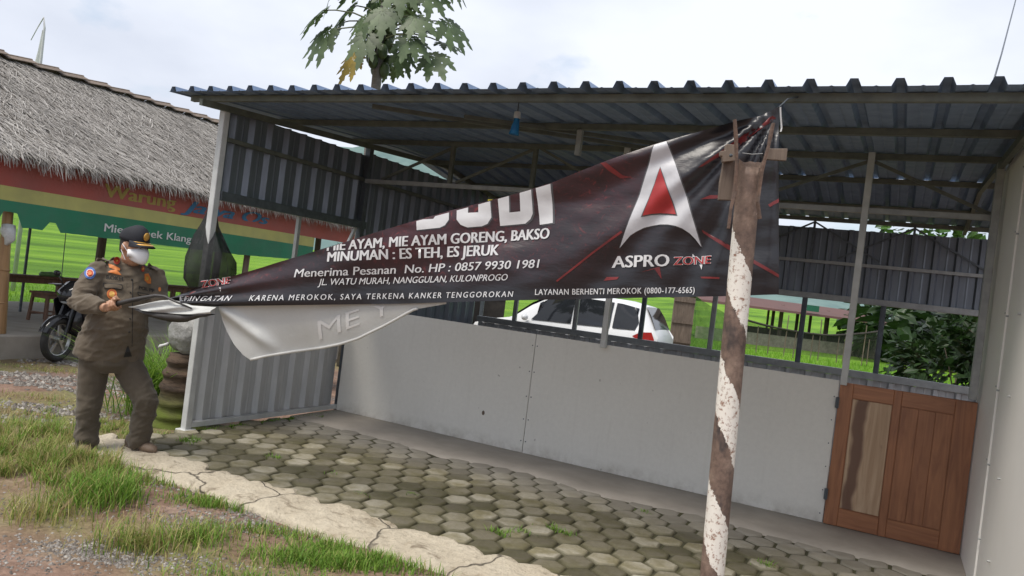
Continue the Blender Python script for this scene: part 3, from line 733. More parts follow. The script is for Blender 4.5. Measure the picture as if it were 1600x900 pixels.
# ================================================================ things around and behind the stall
# ---- coconut-like ringed stump with a full plastic sack on it
bark = pmat('brown_ringed_bark', (.125, .082, .05), (.05, .035, .024), 9, .9, 0, .8, 40, .02, stretch=(1, 1, 3))
def stump_mat():
    m, nt, b = new_mat('mossy_ringed_bark'); v = coords(nt, (1, 1, 3)); f = noise_tex(nt, v, 8, 6, .65)
    col = ramp(nt, f, [(.3, (.035, .024, .017)), (.7, (.12, .078, .05))])
    sx = nd(nt, 'ShaderNodeSeparateXYZ'); nt.links.new(coords(nt), sx.inputs[0])
    g = nd(nt, 'ShaderNodeMath', operation='MULTIPLY'); nt.links.new(nmap(nt, sx.outputs['Z'], .24, .02), g.inputs[0]); nt.links.new(ramp(nt, f, [(.3, .5), (.6, 1)]), g.inputs[1])
    col = mixc(nt, g.outputs[0], col, (.09, .12, .012)); nt.links.new(col, b.inputs['Base Color']); b.inputs['Roughness'].default_value = .9
    bump(nt, b, f, .8, .02); return m
m_ = MB(); pts = []; rad = []
for i in range(34):
    z = i/33*.68; wv = .5 + .5*math.sin(z*2*math.pi/.115 + .6*math.sin(z*9)); pts.append((-5.66 + z*.02, 4.90, -.13 + z)); rad.append(.215 - .075*z/.68 + .030*wv**2 + .03*max(0, 1 - z/.18))
m_.tube(pts, rad, 22)
for i, v in enumerate(m_.v): m_.v[i] = v + Vector((noise.noise(v*6), noise.noise(v*6 + Vector((9, 0, 0))), .8*noise.noise(v*5)))*.022
tag(obj('tree_stump', m_, stump_mat(), smooth='all'), 'brown ringed palm stump with green moss at its foot beside the stall', 'stump')
m_ = MB(); m_.ball((-5.63, 4.92, .745), (.22, .21, .215), 26, 18)
for i, v in enumerate(m_.v):
    r = v - Vector((-5.63, 4.92, .745)); m_.v[i] = v + r.normalized()*(.035*noise.noise(v*7) + .018*noise.noise(v*18)) + Vector((0, 0, -.02 if r.z > .1 else 0))
sk = obj('plastic_sack', m_, pmat('dusty_grey_plastic', (.34, .34, .33), (.17, .165, .15), 6, .4, 0, .7, 24, .02), smooth='all')
tag(sk, 'full crumpled grey plastic sack on top of the ringed stump', 'sack')
m_ = MB(); m_.tube([(-5.79, 4.80, .62), (-5.82, 4.78, .605), (-5.85, 4.77, .59), (-5.87, 4.765, .575)], [.016, .012, .018, .007], 8); obj('knot', m_, pmat('white_plastic', (.66, .66, .65), None, 30, .4), sk, smooth='all')

# ---- black shade net bundle hanging by the front post
def net_mat(name, col, alpha):
    m, nt, b = new_mat(name); v = coords(nt); f = noise_tex(nt, v, 9, 5)
    b.inputs['Base Color'].default_value = (*col, 1); b.inputs['Roughness'].default_value = .6
    t = nd(nt, 'ShaderNodeBsdfTransparent'); ms = nd(nt, 'ShaderNodeMixShader'); nt.links.new(ramp(nt, f, [(.3, max(0, alpha-.12)), (.7, alpha+.12)]), ms.inputs['Fac'])
    nt.links.new(b.outputs[0], ms.inputs[1]); nt.links.new(t.outputs[0], ms.inputs[2]); nt.links.new(ms.outputs[0], nt.nodes['Material Output'].inputs['Surface']); return m
M['net'] = net_mat('black_shade_net', (.012, .013, .013), .24)
prof_ = [(335, 303, .012, .012), (333, 318, .03, .03), (331, 335, .045, .04), (328, 352, .07, .06), (325, 370, .12, .09), (324, 388, .165, .12), (325, 405, .20, .14), (325, 422, .205, .15), (322, 438, .185, .14), (318, 452, .12, .1)]
m_ = MB(); rows = []
for (px, py, ra, rb) in prof_:
    c = at(px, py, 6.42); row = []
    for j in range(48):
        g = 2*math.pi*j/48; fold = 1 + .05*math.sin(g*7 + c.z*4) + .05*math.sin(g*13 - c.z*9) + .06*noise.noise(Vector((math.cos(g)*5, math.sin(g)*5, c.z*5))) + .26*noise.noise(Vector((math.cos(g)*1.5, math.sin(g)*1.5, c.z*3)))
        row.append(c + RIGHT*math.cos(g)*ra*fold + FWD*math.sin(g)*rb*fold)
    rows.append(row)
m_.grid(rows, closed=True)
tag(obj('net_bundle', m_, M['net'], smooth='all', fixn=False), 'bundle of black shade net hanging at the front left post', 'net')

# ---- papaya tree
leafg = pmat('papaya_leaf', (.095, .14, .055), (.055, .09, .035), 6, .5, 0, 0, trans=.25, rnd=.5)
leafy = pmat('yellow_papaya_leaf', (.40, .28, .05), (.24, .19, .05), 6, .6, 0, 0, trans=.3)
pap = thing('papaya_tree', 'tall papaya tree with hanging lobed leaves and green fruit behind the roof', 'tree', (-7.95, 10, -.2))
PB = Vector((-7.95, 10, -.2)); top = Vector((-8.0, 9.97, 5.85))
m_ = MB(); m_.tube([PB, PB + Vector((.03, 0, 2.2)), PB + Vector((0, -.02, 4.2)), Vector((-7.98, 9.98, 5.2)), top], [.10, .088, .078, .08, .05], 14)
obj('trunk', m_, pmat('grey_papaya_bark', (.25, .235, .21), (.15, .14, .12), 7, .85, 0, .6, 12, .02, stretch=(1, 1, 4)), pap, smooth='all')
rp = random.Random(8)
def papaya_leaf(mb, c, d, nrm, size):
    """palmate leaf with deeply cut lobes; c = petiole tip, d = direction of middle lobe"""
    d = (d - nrm*d.dot(nrm)).normalized(); s = nrm.cross(d).normalized()
    for a, ln in ((0, 1.0), (.62, .93), (-.62, .93), (1.25, .78), (-1.25, .78), (1.95, .55), (-1.95, .55), (2.6, .36), (-2.6, .36)):
        ax = d*math.cos(a) + s*math.sin(a); sd_ = s*math.cos(a) - d*math.sin(a); ln = ln*size*rp.uniform(.88, 1.08)
        prof = [(0, .015), (.18, .05), (.28, .24), (.38, .13), (.50, .27), (.60, .13), (.72, .20), (.80, .10), (.9, .09), (1, .0)]
        vs_ = []
        for t, wd in prof:
            dr = -.42*size*(t*ln/size)**2 + .02*size*noise.noise(Vector((t*5, a*3, c.x)))
            ctr = c + ax*ln*t + Vector((0, 0, dr)); off = ax*(.10*ln if wd > .1 else 0)
            vs_ += [ctr - sd_*wd*ln*.95 + off - nrm*wd*ln*.15, ctr, ctr + sd_*wd*ln*.95 + off - nrm*wd*ln*.15]
        mb.add(vs_, [(i*3+j, i*3+j+1, (i+1)*3+j+1, (i+1)*3+j) for i in range(len(prof)-1) for j in range(2)])
specs = []   # (pixel of leaf centre, depth, size, start height, yellow)
for px, py, f, sz, z0, ye in ((505, 28, 12.3, .50, 5.45, 0), (548, 22, 12.9, .52, 5.55, 0), (512, 62, 12.2, .55, 5.35, 0), (572, 68, 12.0, .42, 5.2, 0), (556, 100, 12.3, .42, 5.0, 1),
        (660, 58, 12.7, .50, 5.3, 0), (700, 48, 12.4, .52, 5.4, 0), (672, 100, 12.2, .52, 5.15, 0), (612, 112, 12.9, .40, 5.0, 0), (640, 72, 11.9, .44, 5.2, 0), (668, -2, 12.4, .52, 5.65, 0),
        (620, -12, 12.1, .55, 5.75, 0), (570, -14, 12.8, .55, 5.75, 0), (530, -35, 12.5, .55, 5.8, 0), (650, -55, 12.5, .55, 5.85, 0), (600, -60, 12.3, .55, 5.9, 0), (700, -25, 12.6, .5, 5.75, 0), (598, 30, 11.7, .40, 5.5, 0), (630, 20, 13.2, .45, 5.55, 0), (590, 8, 13.2, .45, 5.6, 0), (532, 48, 12.8, .45, 5.4, 0), (648, 40, 12.0, .45, 5.45, 0), (690, 78, 12.9, .42, 5.3, 0), (570, 40, 12.2, .42, 5.5, 0), (625, 92, 12.4, .38, 5.05, 0)):
    tip = at(px, py - 12, f); st_ = Vector((-7.98, 9.98, z0)); mid = (st_ + tip)/2 + Vector((0, 0, .10))
    pt = MB(); pt.tube([st_, st_*.75 + mid*.25 + Vector((0, 0, .03)), mid, mid*.4 + tip*.6 + Vector((0, 0, .02)), tip], [.02, .016, .013, .011, .009], 7)
    outd = (tip - st_); outd.z = 0; outd = outd.normalized() if outd.length > .01 else Vector((1, 0, 0))
    pet = obj('petiole', pt, pmat('petiole_green', (.16, .18, .09), None, 9, .5) if not specs else specs[0], pap, smooth='all')
    if not specs: specs.append(pet.data.materials[0])
    lf = MB(); nrm = (Vector((0, 0, 1))*.55 + outd*.65 + Vector((rp.gauss(0, .2), rp.gauss(0, .2) - .60, rp.gauss(0, .1)))).normalized()
    papaya_leaf(lf, tip, outd*.6 + Vector((0, 0, -.6)), nrm, sz*1.0)
    lo = obj('leaf', lf, leafy if ye else leafg, pap, smooth='all', fixn=False)
    if ye: lo['label'] = 'old yellow leaf hanging lowest'
fr = pmat('green_papaya_skin', (.075, .115, .04), (.05, .08, .03), 5, .45)
for i in range(17):
    a = i*2.4; z = 4.75 + i*.055; r = .15 + .02*math.sin(i*3)
    m_ = MB(); m_.ball((-7.98 + math.cos(a)*r, 9.98 + math.sin(a)*r, z), (.085, .085, .13), 10, 7); obj('fruit', m_, fr, pap, smooth='all')

# ---- leafy bushes
def leaves(mb, c, rad, n, size, rng, dens=.55):
    c = Vector(c)
    for i in range(n):
        while True:
            q = Vector((rng.uniform(-1, 1), rng.uniform(-1, 1), rng.uniform(-1, 1)))
            if q.length < 1 and q.length > rng.random()*dens and noise.noise(q*2.3 + c) > -.18: break
        p = c + Vector((q.x*rad[0], q.y*rad[1], q.z*rad[2]))
        d = (q.normalized()*.7 + Vector((rng.gauss(0, .6), rng.gauss(0, .6), rng.gauss(-.25, .4)))).normalized()
        s = d.cross(Vector((rng.gauss(0, .5), rng.gauss(0, .5), 1))).normalized(); u = s.cross(d).normalized()
        l = size*rng.uniform(.6, 1.25); wd = l*rng.uniform(.2, .3)
        mb.add([p, p + d*l*.35 + s*wd - u*l*.03, p + d*l*.75 + s*wd*.7 - u*l*.1, p + d*l - u*l*.2, p + d*l*.75 - s*wd*.7 - u*l*.1, p + d*l*.35 - s*wd - u*l*.03], [(0, 1, 2, 3), (0, 3, 4, 5)])
def bush(name, label, cat, base, blobs, mt, size, group=None, trunk=True, seed=1):
    rng = random.Random(seed); t = thing(name, label, cat, base, 0, group); b_ = Vector(base)
    lf = MB(); tr = MB()
    for (o, rad, n) in blobs:
        leaves(lf, b_ + Vector(o), rad, n, size, rng)
        tr.tube([b_, b_ + Vector((o[0]*.3, o[1]*.3, o[2]*.5)), b_ + Vector(o)], [.04*rad[2] + .012, .02, .006], 6)
        for k in range(4):
            e = b_ + Vector(o) + Vector((rng.uniform(-1, 1)*rad[0]*.7, rng.uniform(-1, 1)*rad[1]*.7, rng.uniform(-.6, .8)*rad[2]))
            tr.tube([b_ + Vector(o)*.7, (b_ + Vector(o)*.85 + e)*.5 if False else (b_ + Vector(o)*.8)*.5 + e*.5, e], [.012, .008, .004], 5)
    obj('foliage', lf, mt, t, fixn=False); obj('stem', tr, M['oldwood'], t, smooth='all')
    return t
dkleaf = pmat('dark_bush_leaf', (.03, .066, .014), (.013, .034, .009), 3, .45, trans=.3, rnd=.7)
mdleaf = pmat('fresh_bush_leaf', (.07, .16, .025), (.04, .10, .02), 3, .5, trans=.35, rnd=.7)
bush('leafy_shrub', 'dark broad leaved shrub behind the rear wall at the right', 'shrub', (.9, 12.4, -.15), [((-.1, .2, 1.2), (.95, .7, .8), 900), ((.6, .3, 1.9), (.9, .7, .9), 900), ((-.5, -.2, .6), (.7, .6, .5), 560), ((.9, 0, .9), (.8, .7, .9), 800)], dkleaf, .19, seed=2)
bush('small_tree', 'green leafed tree overhanging the rear sheet below the roof', 'tree', (1.3, 13.6, -.15), [((-.3, 0, 3.2), (1.6, .8, .55), 620), ((.4, .3, 2.6), (1.2, .9, .8), 420)], mdleaf, .22, seed=5)
bush('climbing_plant', 'fresh green bush seen through the open left side', 'plant', tuple(on_z(480, 560, -.1).lerp(at(480, 400, 9.0), .75))[:2] + (-.1,), [((0, 0, 1.25), (.45, .3, .4), 260), ((.3, .25, 1.5), (.35, .3, .3), 180), ((-.1, 0, .7), (.4, .3, .5), 160)], mdleaf, .13, seed=7)

# ---- white family car behind the stall
def make_car(loc, rz):
    car = thing('parked_car', 'white family car parked behind the stall with dark windows and red tail lamp', 'car', loc, rz)
    paint = pmat('white_car_paint', (.74, .75, .76), (.68, .69, .70), 2, .18, 0, 0); glass = pmat('dark_tinted_glass', (.018, .02, .024), None, 2, .05)
    rub = pmat('black_rubber', (.02, .02, .02), None, 8, .7)
    # stations: x, z_bottom, z_belt, z_roof, half width low, half width roof
    S = [(2.12, .42, .62, .64, .62, .50), (2.0, .26, .72, .76, .76, .62), (1.55, .22, .86, .90, .83, .70), (1.15, .22, .93, .99, .85, .72), (.72, .22, .96, 1.32, .85, .66), (.25, .22, .98, 1.57, .855, .62), (-.5, .22, 1.0, 1.65, .86, .62), (-1.3, .22, 1.03, 1.63, .855, .61), (-1.75, .22, 1.05, 1.56, .85, .59), (-2.0, .25, 1.05, 1.15, .83, .70), (-2.12, .40, .95, .98, .76, .68)]
    b_ = MB(); rows = []
    for x, zb, zm, zr, w0, w1 in S:
        half = [(w0*.86, zb), (w0, zb + .12), (w0*1.0, (zb+zm)/2), (w0*.985, zm - .03), (w0*.96, zm), ((w0*.96 + w1)/2 + .02, (zm+zr)/2 + .01), (w1 + .03, zr - .06), (w1*.82, zr - .008), (w1*.4, zr + .012)]
        rows.append([(x, y, z) for y, z in half] + [(x, -y, z) for y, z in half[::-1]])
    b_.grid(rows, closed=True); n = len(rows[0]); b_.f += [tuple(range(n)), tuple(len(b_.v)-n+i for i in range(n))]; b_.m += [0, 0]
    body = obj('body', b_, paint, car, True, smooth=True)
    def side_pt(x, h, sgn):            # a point on the glasshouse side, h 0..1 belt->roof
        for i in range(len(S)-1):
            if S[i][0] >= x >= S[i+1][0]:
                t = (S[i][0]-x)/(S[i][0]-S[i+1][0]); q = [S[i][k] + (S[i+1][k]-S[i][k])*t for k in range(6)]; break
        zm, zr, w0, w1 = q[2], q[3], q[4], q[5]; z = zm + .02 + (zr - .09 - zm)*h; y = w0*.96 + (w1 + .03 - w0*.96)*h + .016*math.sin(h*math.pi) + .016
        return (x, sgn*y, z)
    for sgn in (1, -1):
        for x0, x1, sl_ in ((.62, -.28, .5), (-.34, -1.12, 0), (-1.18, -1.72, -.25)):
            g = MB(); g.grid([[side_pt(x0 + (x1-x0)*i/8 - (sl_*(h*.62) if (sl_ > 0 and i == 0) else 0) + (0 if not (sl_ < 0 and i == 8) else .22*abs(h-.3)), h, sgn) for h in (0, .35, .7, 1)] for i in range(9)])
            obj('window', g, glass, car, True, smooth='all', fixn=False)
        lm = MB(); lm.grid([[(x, sgn*(.845 + dy), z) for x, z, dy in r] for r in ([(-1.72, 1.0, .012), (-1.80, 1.04, .012), (-2.0, 1.06, -.02)], [(-1.62, .94, .014), (-1.8, .93, .014), (-2.06, .93, -.03)], [(-1.8, .84, .014), (-1.9, .82, .010), (-2.08, .82, -.035)])])
        obj('tail_lamp', lm, pmat('red_lamp_lens', (.42, .02, .015), None, 9, .2), car, True, smooth='all', fixn=False)
        mi_ = MB(); mi_.ball((.72, sgn*.95, 1.02), (.07, .1, .07), 10, 7); obj('mirror', mi_, paint, car, True, smooth='all')
        for wx in (1.32, -1.28):
            wl = MB(); wl.tube([(wx, sgn*.68, .29), (wx, sgn*.70, .29), (wx, sgn*.85, .29), (wx, sgn*.868, .29)], [.26, .295, .295, .26], 24); wo = obj('wheel', wl, rub, car, True, smooth=True)
            rm_ = MB(); rm_.tube([(wx, sgn*.864, .29), (wx, sgn*.874, .29)], [.2, .18], 20); obj('rim', rm_, M['steel'], wo, True)
    rg = MB(); rg.grid([[(x, y, z) for y in (-.60*k, 0, .60*k)] for x, z, k in ((-1.775, 1.555, .9), (-1.90, 1.38, 1.0), (-2.03, 1.12, 1.08))]); obj('rear_window', rg, glass, car, True, smooth='all', fixn=False)
    ws = MB(); ws.grid([[(x, y, z) for y in (-.66*k, 0, .66*k)] for x, z, k in ((1.14, 1.01, 1.0), (.72, 1.345, .92), (.30, 1.575, .85))]); obj('windscreen', ws, glass, car, True, smooth='all', fixn=False)
    bmp = MB(); bmp.box((-2.19, -.7, .35), (-2.05, .7, .62)); obj('bumper', bmp, paint, car, True, bevel=.04)
    return car
cdir = -RIGHT*math.cos(R_(24)) + FWD*math.sin(R_(24))
cc = at(893, 500, 16.9); make_car((cc.x, cc.y, -.10), math.atan2(cdir.y, cdir.x))

# ---- wooden board and green net behind the car, dark shed, far pavilion
wb = thing('wooden_board', 'upright old brown wooden door leaf behind the white car', 'door', tuple(at(1062, 600, 17.9))[:2] + (-.1,))
p0, p1 = at(1050, 500, 17.9), at(1083, 500, 17.9)
m_ = MB(); m_.bar((p0.x, p0.y, -.1), (p0.x, p0.y, 1.85), .03); dd = (p1-p0); dd.z = 0
m_ = MB(); m_.prism([(p0.x, p0.y, -.1), (p1.x, p1.y, -.1), (p1.x, p1.y, 1.8), (p0.x, p0.y, 1.8)], (-.02, .04, 0)); obj('panel', m_, M['oldwood'], wb)
for z in (.3, .75, 1.2, 1.7):
    m_ = MB(); m_.bar((p0.x + .01, p0.y - .02, z), (p1.x + .01, p1.y - .02, z), .02, .06); obj('batten', m_, M['oldwood'], wb)
gn = MB(); q0, q1 = at(1078, 500, 18.4), at(1150, 500, 19.2)
gn.grid([[(q0.x + (q1.x-q0.x)*i/14 + .08*math.sin(i*1.3 + z), q0.y + (q1.y-q0.y)*i/14, z + .05*math.sin(i)) for z in (-.1, .6, 1.3, 1.9 - .04*i)] for i in range(15)])
tag(obj('net_fence', gn, net_mat('green_net', (.06, .16, .02), .35), smooth='all', fixn=False), 'light green net hanging right of the old wooden door', 'net')
sh_ = thing('open_shed', 'dark open shed with red posts seen below the banner left of the car', 'shed', tuple(at(690, 480, 19))[:2] + (-.1,))
sdk = pmat('dark_shed_wood', (.05, .042, .036), (.025, .022, .02), 5, .9)
a0, a1 = at(560, 470, 19), at(790, 470, 19.5); a0.z = a1.z = 0
m_ = MB(); m_.bar(a0 + Vector((0, 0, 1.62)), a1 + Vector((0, 0, 1.62)), .12, .9); obj('roof_board', m_, sdk, sh_)
m_ = MB(); m_.bar(a0.lerp(a1, .62) + Vector((0, 0, .55)), a1 + Vector((0, 0, .55)), .08, 1.3); obj('wall_board', m_, sdk, sh_)
for t in (.1, .38, .5, .6):
    p = a0.lerp(a1, t); m_ = MB(); m_.bar((p.x, p.y, -.1), (p.x, p.y, 1.3), .12); obj('post', m_, pmat('red_brown_post', (.16, .06, .04), None, 5, .8), sh_)

hut = thing('far_pavilion', 'long open pavilion with faded red roof standing across the rice field', 'pavilion', tuple(at(1280, 500, 45))[:2] + (-.1,))
h0, h1 = at(1090, 500, 43.5), at(1372, 500, 46.5); h0.z = h1.z = 0; hd = (h1-h0).normalized(); hn = Vector((-hd.y, hd.x, 0))
def hp(t, n_, z): return h0.lerp(h1, t) + hn*n_ + Vector((0, 0, z))
m_ = MB(); m_.grid([[hp(t, n_, z) for n_, z in ((-.8, 2.05), (-.75, 2.18), (2.4, 2.75), (5.6, 2.15))] for t in (-.03, .25, .5, .75, 1.02)]); obj('roof', m_, pmat('faded_red_roofing', (.125, .060, .052), (.095, .05, .045), .6, .8, rnd=0), hut, fixn=False)
m_ = MB(); m_.prism([hp(.505, -.83, 2.3), hp(.60, -.83, 2.3), hp(.60, -.83, 2.65), hp(.505, -.83, 2.65)], hn*.02); obj('sign_board', m_, pmat('green_sign', (.03, .17, .10), None, 3, .6), hut)
m_ = MB(); m_.prism([hp(0, -.2, -.2), hp(1, -.2, -.2), hp(1, -.2, .66), hp(0, -.2, .66)], hn*.3); obj('base_wall', m_, M['concrete'], hut)
for t, r in ((.30, .12), (.34, .1), (.50, .12), (.535, .07), (.565, .10), (.71, .1), (.74, .07), (.765, .12), (.79, .09), (.90, .07)):
    m_ = MB(); a_ = hp(t, 1.0 if r > .1 else 3, .2); m_.tube([a_, a_ + Vector((0, 0, 2.3))], r, 8); obj('post', m_, M['oldwood'], hut, smooth=True)
m_ = MB(); a_ = hp(.985, -.1, 0); m_.box((a_.x-.5, a_.y-.4, -.2), (a_.x+.3, a_.y+.4, 2.05)); obj('pillar', m_, pmat('stacked_stone', (.26, .23, .19), (.09, .08, .07), 3, .9, 0, .8, 6, .05, stretch=(1, 1, 4)), hut)
m_ = MB(); m_.prism([hp(.3, 2, .52), hp(.95, 2, .52), hp(.95, 2, 1.0), hp(.3, 2, 1.0)], hn*.3); obj('low_wall', m_, sdk, hut)
nf = thing('field_fence', 'low dark net fence on thin pale stakes before the far pavilion', 'fence', tuple(at(1270, 520, 33))[:2] + (-.1,))
k0, k1 = at(1165, 500, 32), at(1378, 500, 34); k0.z = k1.z = 0
def sag(t): return 1.42 - .28*(1 - (2*t - .95)**2) + .42*max(0, t-.6)
m_ = MB(); m_.tube([k0.lerp(k1, i/24) + Vector((0, 0, sag(i/24))) for i in range(25)], .05, 6); obj('top_rope', m_, sdk, nf)
m_ = MB(); m_.grid([[k0.lerp(k1, i/24) + Vector((0, 0, z)) for z in (.2, sag(i/24))] for i in range(25)]); obj('mesh', m_, net_mat('dark_mesh', (.03, .035, .02), .62), nf, fixn=False)
for i in range(11):
    p = k0.lerp(k1, (i + .3*math.sin(i*3))/10.5); m_ = MB(); m_.tube([p, p + Vector((.03*math.sin(i*5), 0, 1.2 + .6*(i % 3 == 0)))], .024, 6); obj('stake', m_, M['oldwood'], nf)

# yellow board glimpsed above the left sheet, cable over the roof
m_ = MB(); yb = at(742, 291, 15); m_.prism([yb + RIGHT*x + Vector((0, 0, z)) for x, z in ((-.25, -.25), (1.1, -.25), (1.1, .22), (-.25, .22))], FWD*.04)
ys = thing('yellow_board', 'yellow signboard glimpsed between left wall and roof', 'sign', tuple(yb)); obj('board', m_, pmat('yellow_board_paint', (.62, .50, .05), None, 6, .6), ys)
m_ = MB(); q = yb + RIGHT*.4; m_.tube([(q.x, q.y + .06, -.2), (q.x, q.y + .06, yb.z + .2)], .04, 8); obj('post', m_, M['steeld'], ys)
m_ = MB(); m_.tube([at(1552, 128, 4.35), at(1565, 84, 5.2), at(1587, 0, 7.0), at(1625, -140, 11)], .005, 6)
tag(obj('cable', m_, M['steeld'], smooth='all'), 'thin cable rising from the stall roof at the upper right', 'cable')
# far field trees behind the pavilion and right rear, a dense dark mass
fw = MB(); rg_ = random.Random(3)
for i in range(26):
    c = at(1400 + rg_.uniform(-20, 260), 480, rg_.uniform(38, 60)); c.z = rg_.uniform(.8, 3.2)
    leaves(fw, c, (2.6, 2.4, 1.9), 130, 1.1, rg_)
tag(obj('far_trees', fw, dkleaf, fixn=False), 'dark mass of trees beyond the field at right', 'trees', kind='stuff')
# ================================================================ grass, weeds, gravel
def grass_mat(name, a, b_c):
    m, nt, b = new_mat(name)
    col = ramp(nt, island(nt), [(0, b_c), (.5, tuple((p+q)/2 for p, q in zip(a, b_c))), (1, a)])
    nt.links.new(col, b.inputs['Base Color']); b.inputs['Roughness'].default_value = .55; b.inputs['Specular IOR Level'].default_value = .3
    t = nd(nt, 'ShaderNodeBsdfTranslucent'); nt.links.new(col, t.inputs['Color']); ms = nd(nt, 'ShaderNodeMixShader'); ms.inputs['Fac'].default_value = .35
    nt.links.new(b.outputs[0], ms.inputs[1]); nt.links.new(t.outputs[0], ms.inputs[2]); nt.links.new(ms.outputs[0], nt.nodes['Material Output'].inputs['Surface']); return m
GM = [grass_mat('green_grass', (.24, .38, .06), (.11, .23, .03)), grass_mat('yellow_grass', (.46, .42, .16), (.27, .28, .085)), grass_mat('dry_straw', (.50, .40, .22), (.28, .19, .10))]
rg = random.Random(21); gr = MB()
def blade(p, h, wd, lean, mi):
    a = rg.uniform(0, 2*math.pi); d = Vector((math.cos(a), math.sin(a), 0)); s = Vector((-d.y, d.x, 0)) * wd/2
    pts = [p + d*lean*h*t*t + Vector((0, 0, h*(t - .35*lean*t*t))) for t in (0, .4, .75, 1)]
    gr.add([pts[0]-s, pts[0]+s, pts[1]-s*.9, pts[1]+s*.9, pts[2]-s*.55, pts[2]+s*.55, pts[3]], [(0,1,3,2), (2,3,5,4), (4,5,6)], mi)
def patch(px, py, sx, sy, n, h, mixv, wd=.0055, tuft=0):
    """grass round the ground point seen at (px, py); sx, sy spread in metres along the picture and in depth"""
    c = on_z(px, py, -.08)
    cs = [(rg.gauss(0, sx), rg.gauss(0, sy)) for _ in range(tuft)] if tuft else None
    for i in range(n):
        if cs: q = rg.choice(cs); o = (q[0] + rg.gauss(0, .035), q[1] + rg.gauss(0, .035))
        else: o = (rg.gauss(0, sx), rg.gauss(0, sy))
        p = c + RIGHT*o[0] + FWD*o[1]
        if -5.15 < p.x < 2 and p.y > 3.52: continue
        p.z = ground_z(p.x, p.y) - .01
        r = rg.random(); mi = 0 if r < mixv[0] else (1 if r < mixv[0]+mixv[1] else 2)
        blade(p, h*rg.uniform(.45, 1.15), wd*rg.uniform(.6, 1.3), rg.uniform(.15, .95), mi)
for args in [
    (60, 720, .6, .24, 3600, .17, (.35, .5, .15)), (30, 690, .45, .22, 1500, .18, (.45, .45, .1)), (20, 745, .4, .14, 900, .15, (.4, .45, .15)), (120, 730, .3, .2, 1200, .14, (.3, .45, .25)),
    (160, 672, .4, .3, 1300, .09, (.5, .4, .1)), (60, 655, .5, .2, 900, .08, (.4, .5, .1)), (215, 625, .35, .35, 900, .07, (.5, .4, .1)),
    (160, 785, .10, .08, 620, .21, (.85, .12, .03), .007), (190, 760, .12, .07, 300, .13, (.6, .3, .1)), (75, 800, .14, .09, 380, .16, (.25, .6, .15)), (110, 765, .2, .08, 260, .14, (.4, .45, .15)),
    (212, 850, .12, .07, 420, .19, (.35, .55, .1)), (308, 842, .09, .07, 420, .14, (.6, .35, .05)), (335, 795, .16, .05, 480, .09, (.85, .12, .03)), (385, 800, .10, .05, 260, .08, (.8, .15, .05)),
    (260, 815, .3, .12, 130, .10, (.2, .5, .3)), (400, 850, .3, .1, 150, .08, (.45, .4, .15)), (470, 880, .16, .07, 900, .09, (.9, .08, .02)), (540, 890, .14, .05, 800, .085, (.9, .08, .02)), (510, 865, .10, .05, 420, .08, (.9, .08, .02)), (585, 885, .10, .04, 400, .08, (.85, .1, .05)),
    (300, 880, .25, .08, 120, .08, (.4, .5, .1)), (620, 900, .2, .05, 420, .08, (.85, .1, .05)), (450, 915, .25, .04, 420, .09, (.8, .15, .05)),
    (10, 640, .25, .12, 160, .10, (.1, .4, .5)), (40, 568, .3, .1, 150, .06, (.3, .5, .2)), (95, 575, .25, .12, 220, .09, (.3, .6, .1)), (20, 615, .25, .06, 120, .07, (.1, .5, .4)), (70, 618, .12, .05, 90, .08, (.2, .6, .2)),
    (60, 548, .9, .06, 500, .06, (.7, .2, .1)), (140, 700, .3, .2, 320, .10, (.3, .4, .3)), (230, 738, .22, .06, 420,.07,(.5,.35,.15)), (300, 772, .2, .05, 420,.07,(.6,.3,.1)), (365, 798, .2, .04, 420,.075,(.75,.2,.05)), (430, 838, .2, .04, 480,.075,(.75,.2,.05)), (150, 730, .25, .1, 700,.12,(.4,.45,.15)), (205, 730, .25, .08, 170, .08, (.15, .4, .45)), (300, 760, .2, .06, 100, .07, (.3, .35, .35)), (360, 775, .12, .03, 240, .07, (.85, .1, .05)), (275, 735, .1, .03, 160, .07, (.8, .15, .05))]:
    patch(*args[:7], **({'wd': args[7]} if len(args) > 7 else {}), tuft=(26 if args[4] > 450 and args[2] > .2 else 0))
tag(obj('grass', gr, GM, fixn=False), 'tufts of green and yellowing grass along the dirt verge', 'grass', kind='stuff')
# small weeds between the pavers and moss line under the side sheet
gr = MB()
for (px, py, n, h) in ((292, 690, 60, .06), (305, 688, 40, .05), (430, 716, 40, .045), (560, 772, 26, .035), (646, 772, 26, .035), (780, 833, 60, .05), (812, 832, 40, .05), (866, 828, 60, .05), (888, 836, 40, .05), (520, 740, 20, .03), (475, 640, 30, .04), (500, 652, 30, .04), (1200, 885, 40, .05), (1010, 800, 20, .03)):
    c = on_z(px, py, .0)
    for i in range(n): blade(c + Vector((rg.gauss(0, .035), rg.gauss(0, .02), -.01)), h*rg.uniform(.5, 1.3), .006, rg.uniform(.3, 1), 0)
for i in range(700):
    y = rg.uniform(4.62, 6.4); blade(Vector((-5.08 + abs(rg.gauss(0, .03)), y, -.01)), rg.uniform(.012, .035), .007, rg.uniform(.3, 1.1), 0)
tag(obj('paver_weeds', gr, GM, fixn=False), 'tiny green weeds growing in the joints of the hexagonal pavers', 'weeds', kind='stuff')
# tall reed-like plant left of the stump
gr = MB(); rg = random.Random(5); c0 = Vector((-6.15, 5.15, -.1))
for i in range(1000):
    p = c0 + Vector((rg.gauss(0, .11), rg.gauss(0, .16), 0)); blade(p, rg.uniform(.35, 1.05), rg.uniform(.007, .015), rg.uniform(.5, 1.1), 0)
tag(obj('tall_grass_plant', gr, GM, fixn=False), 'tall clump of arching fresh green leaves behind the officer', 'plant')
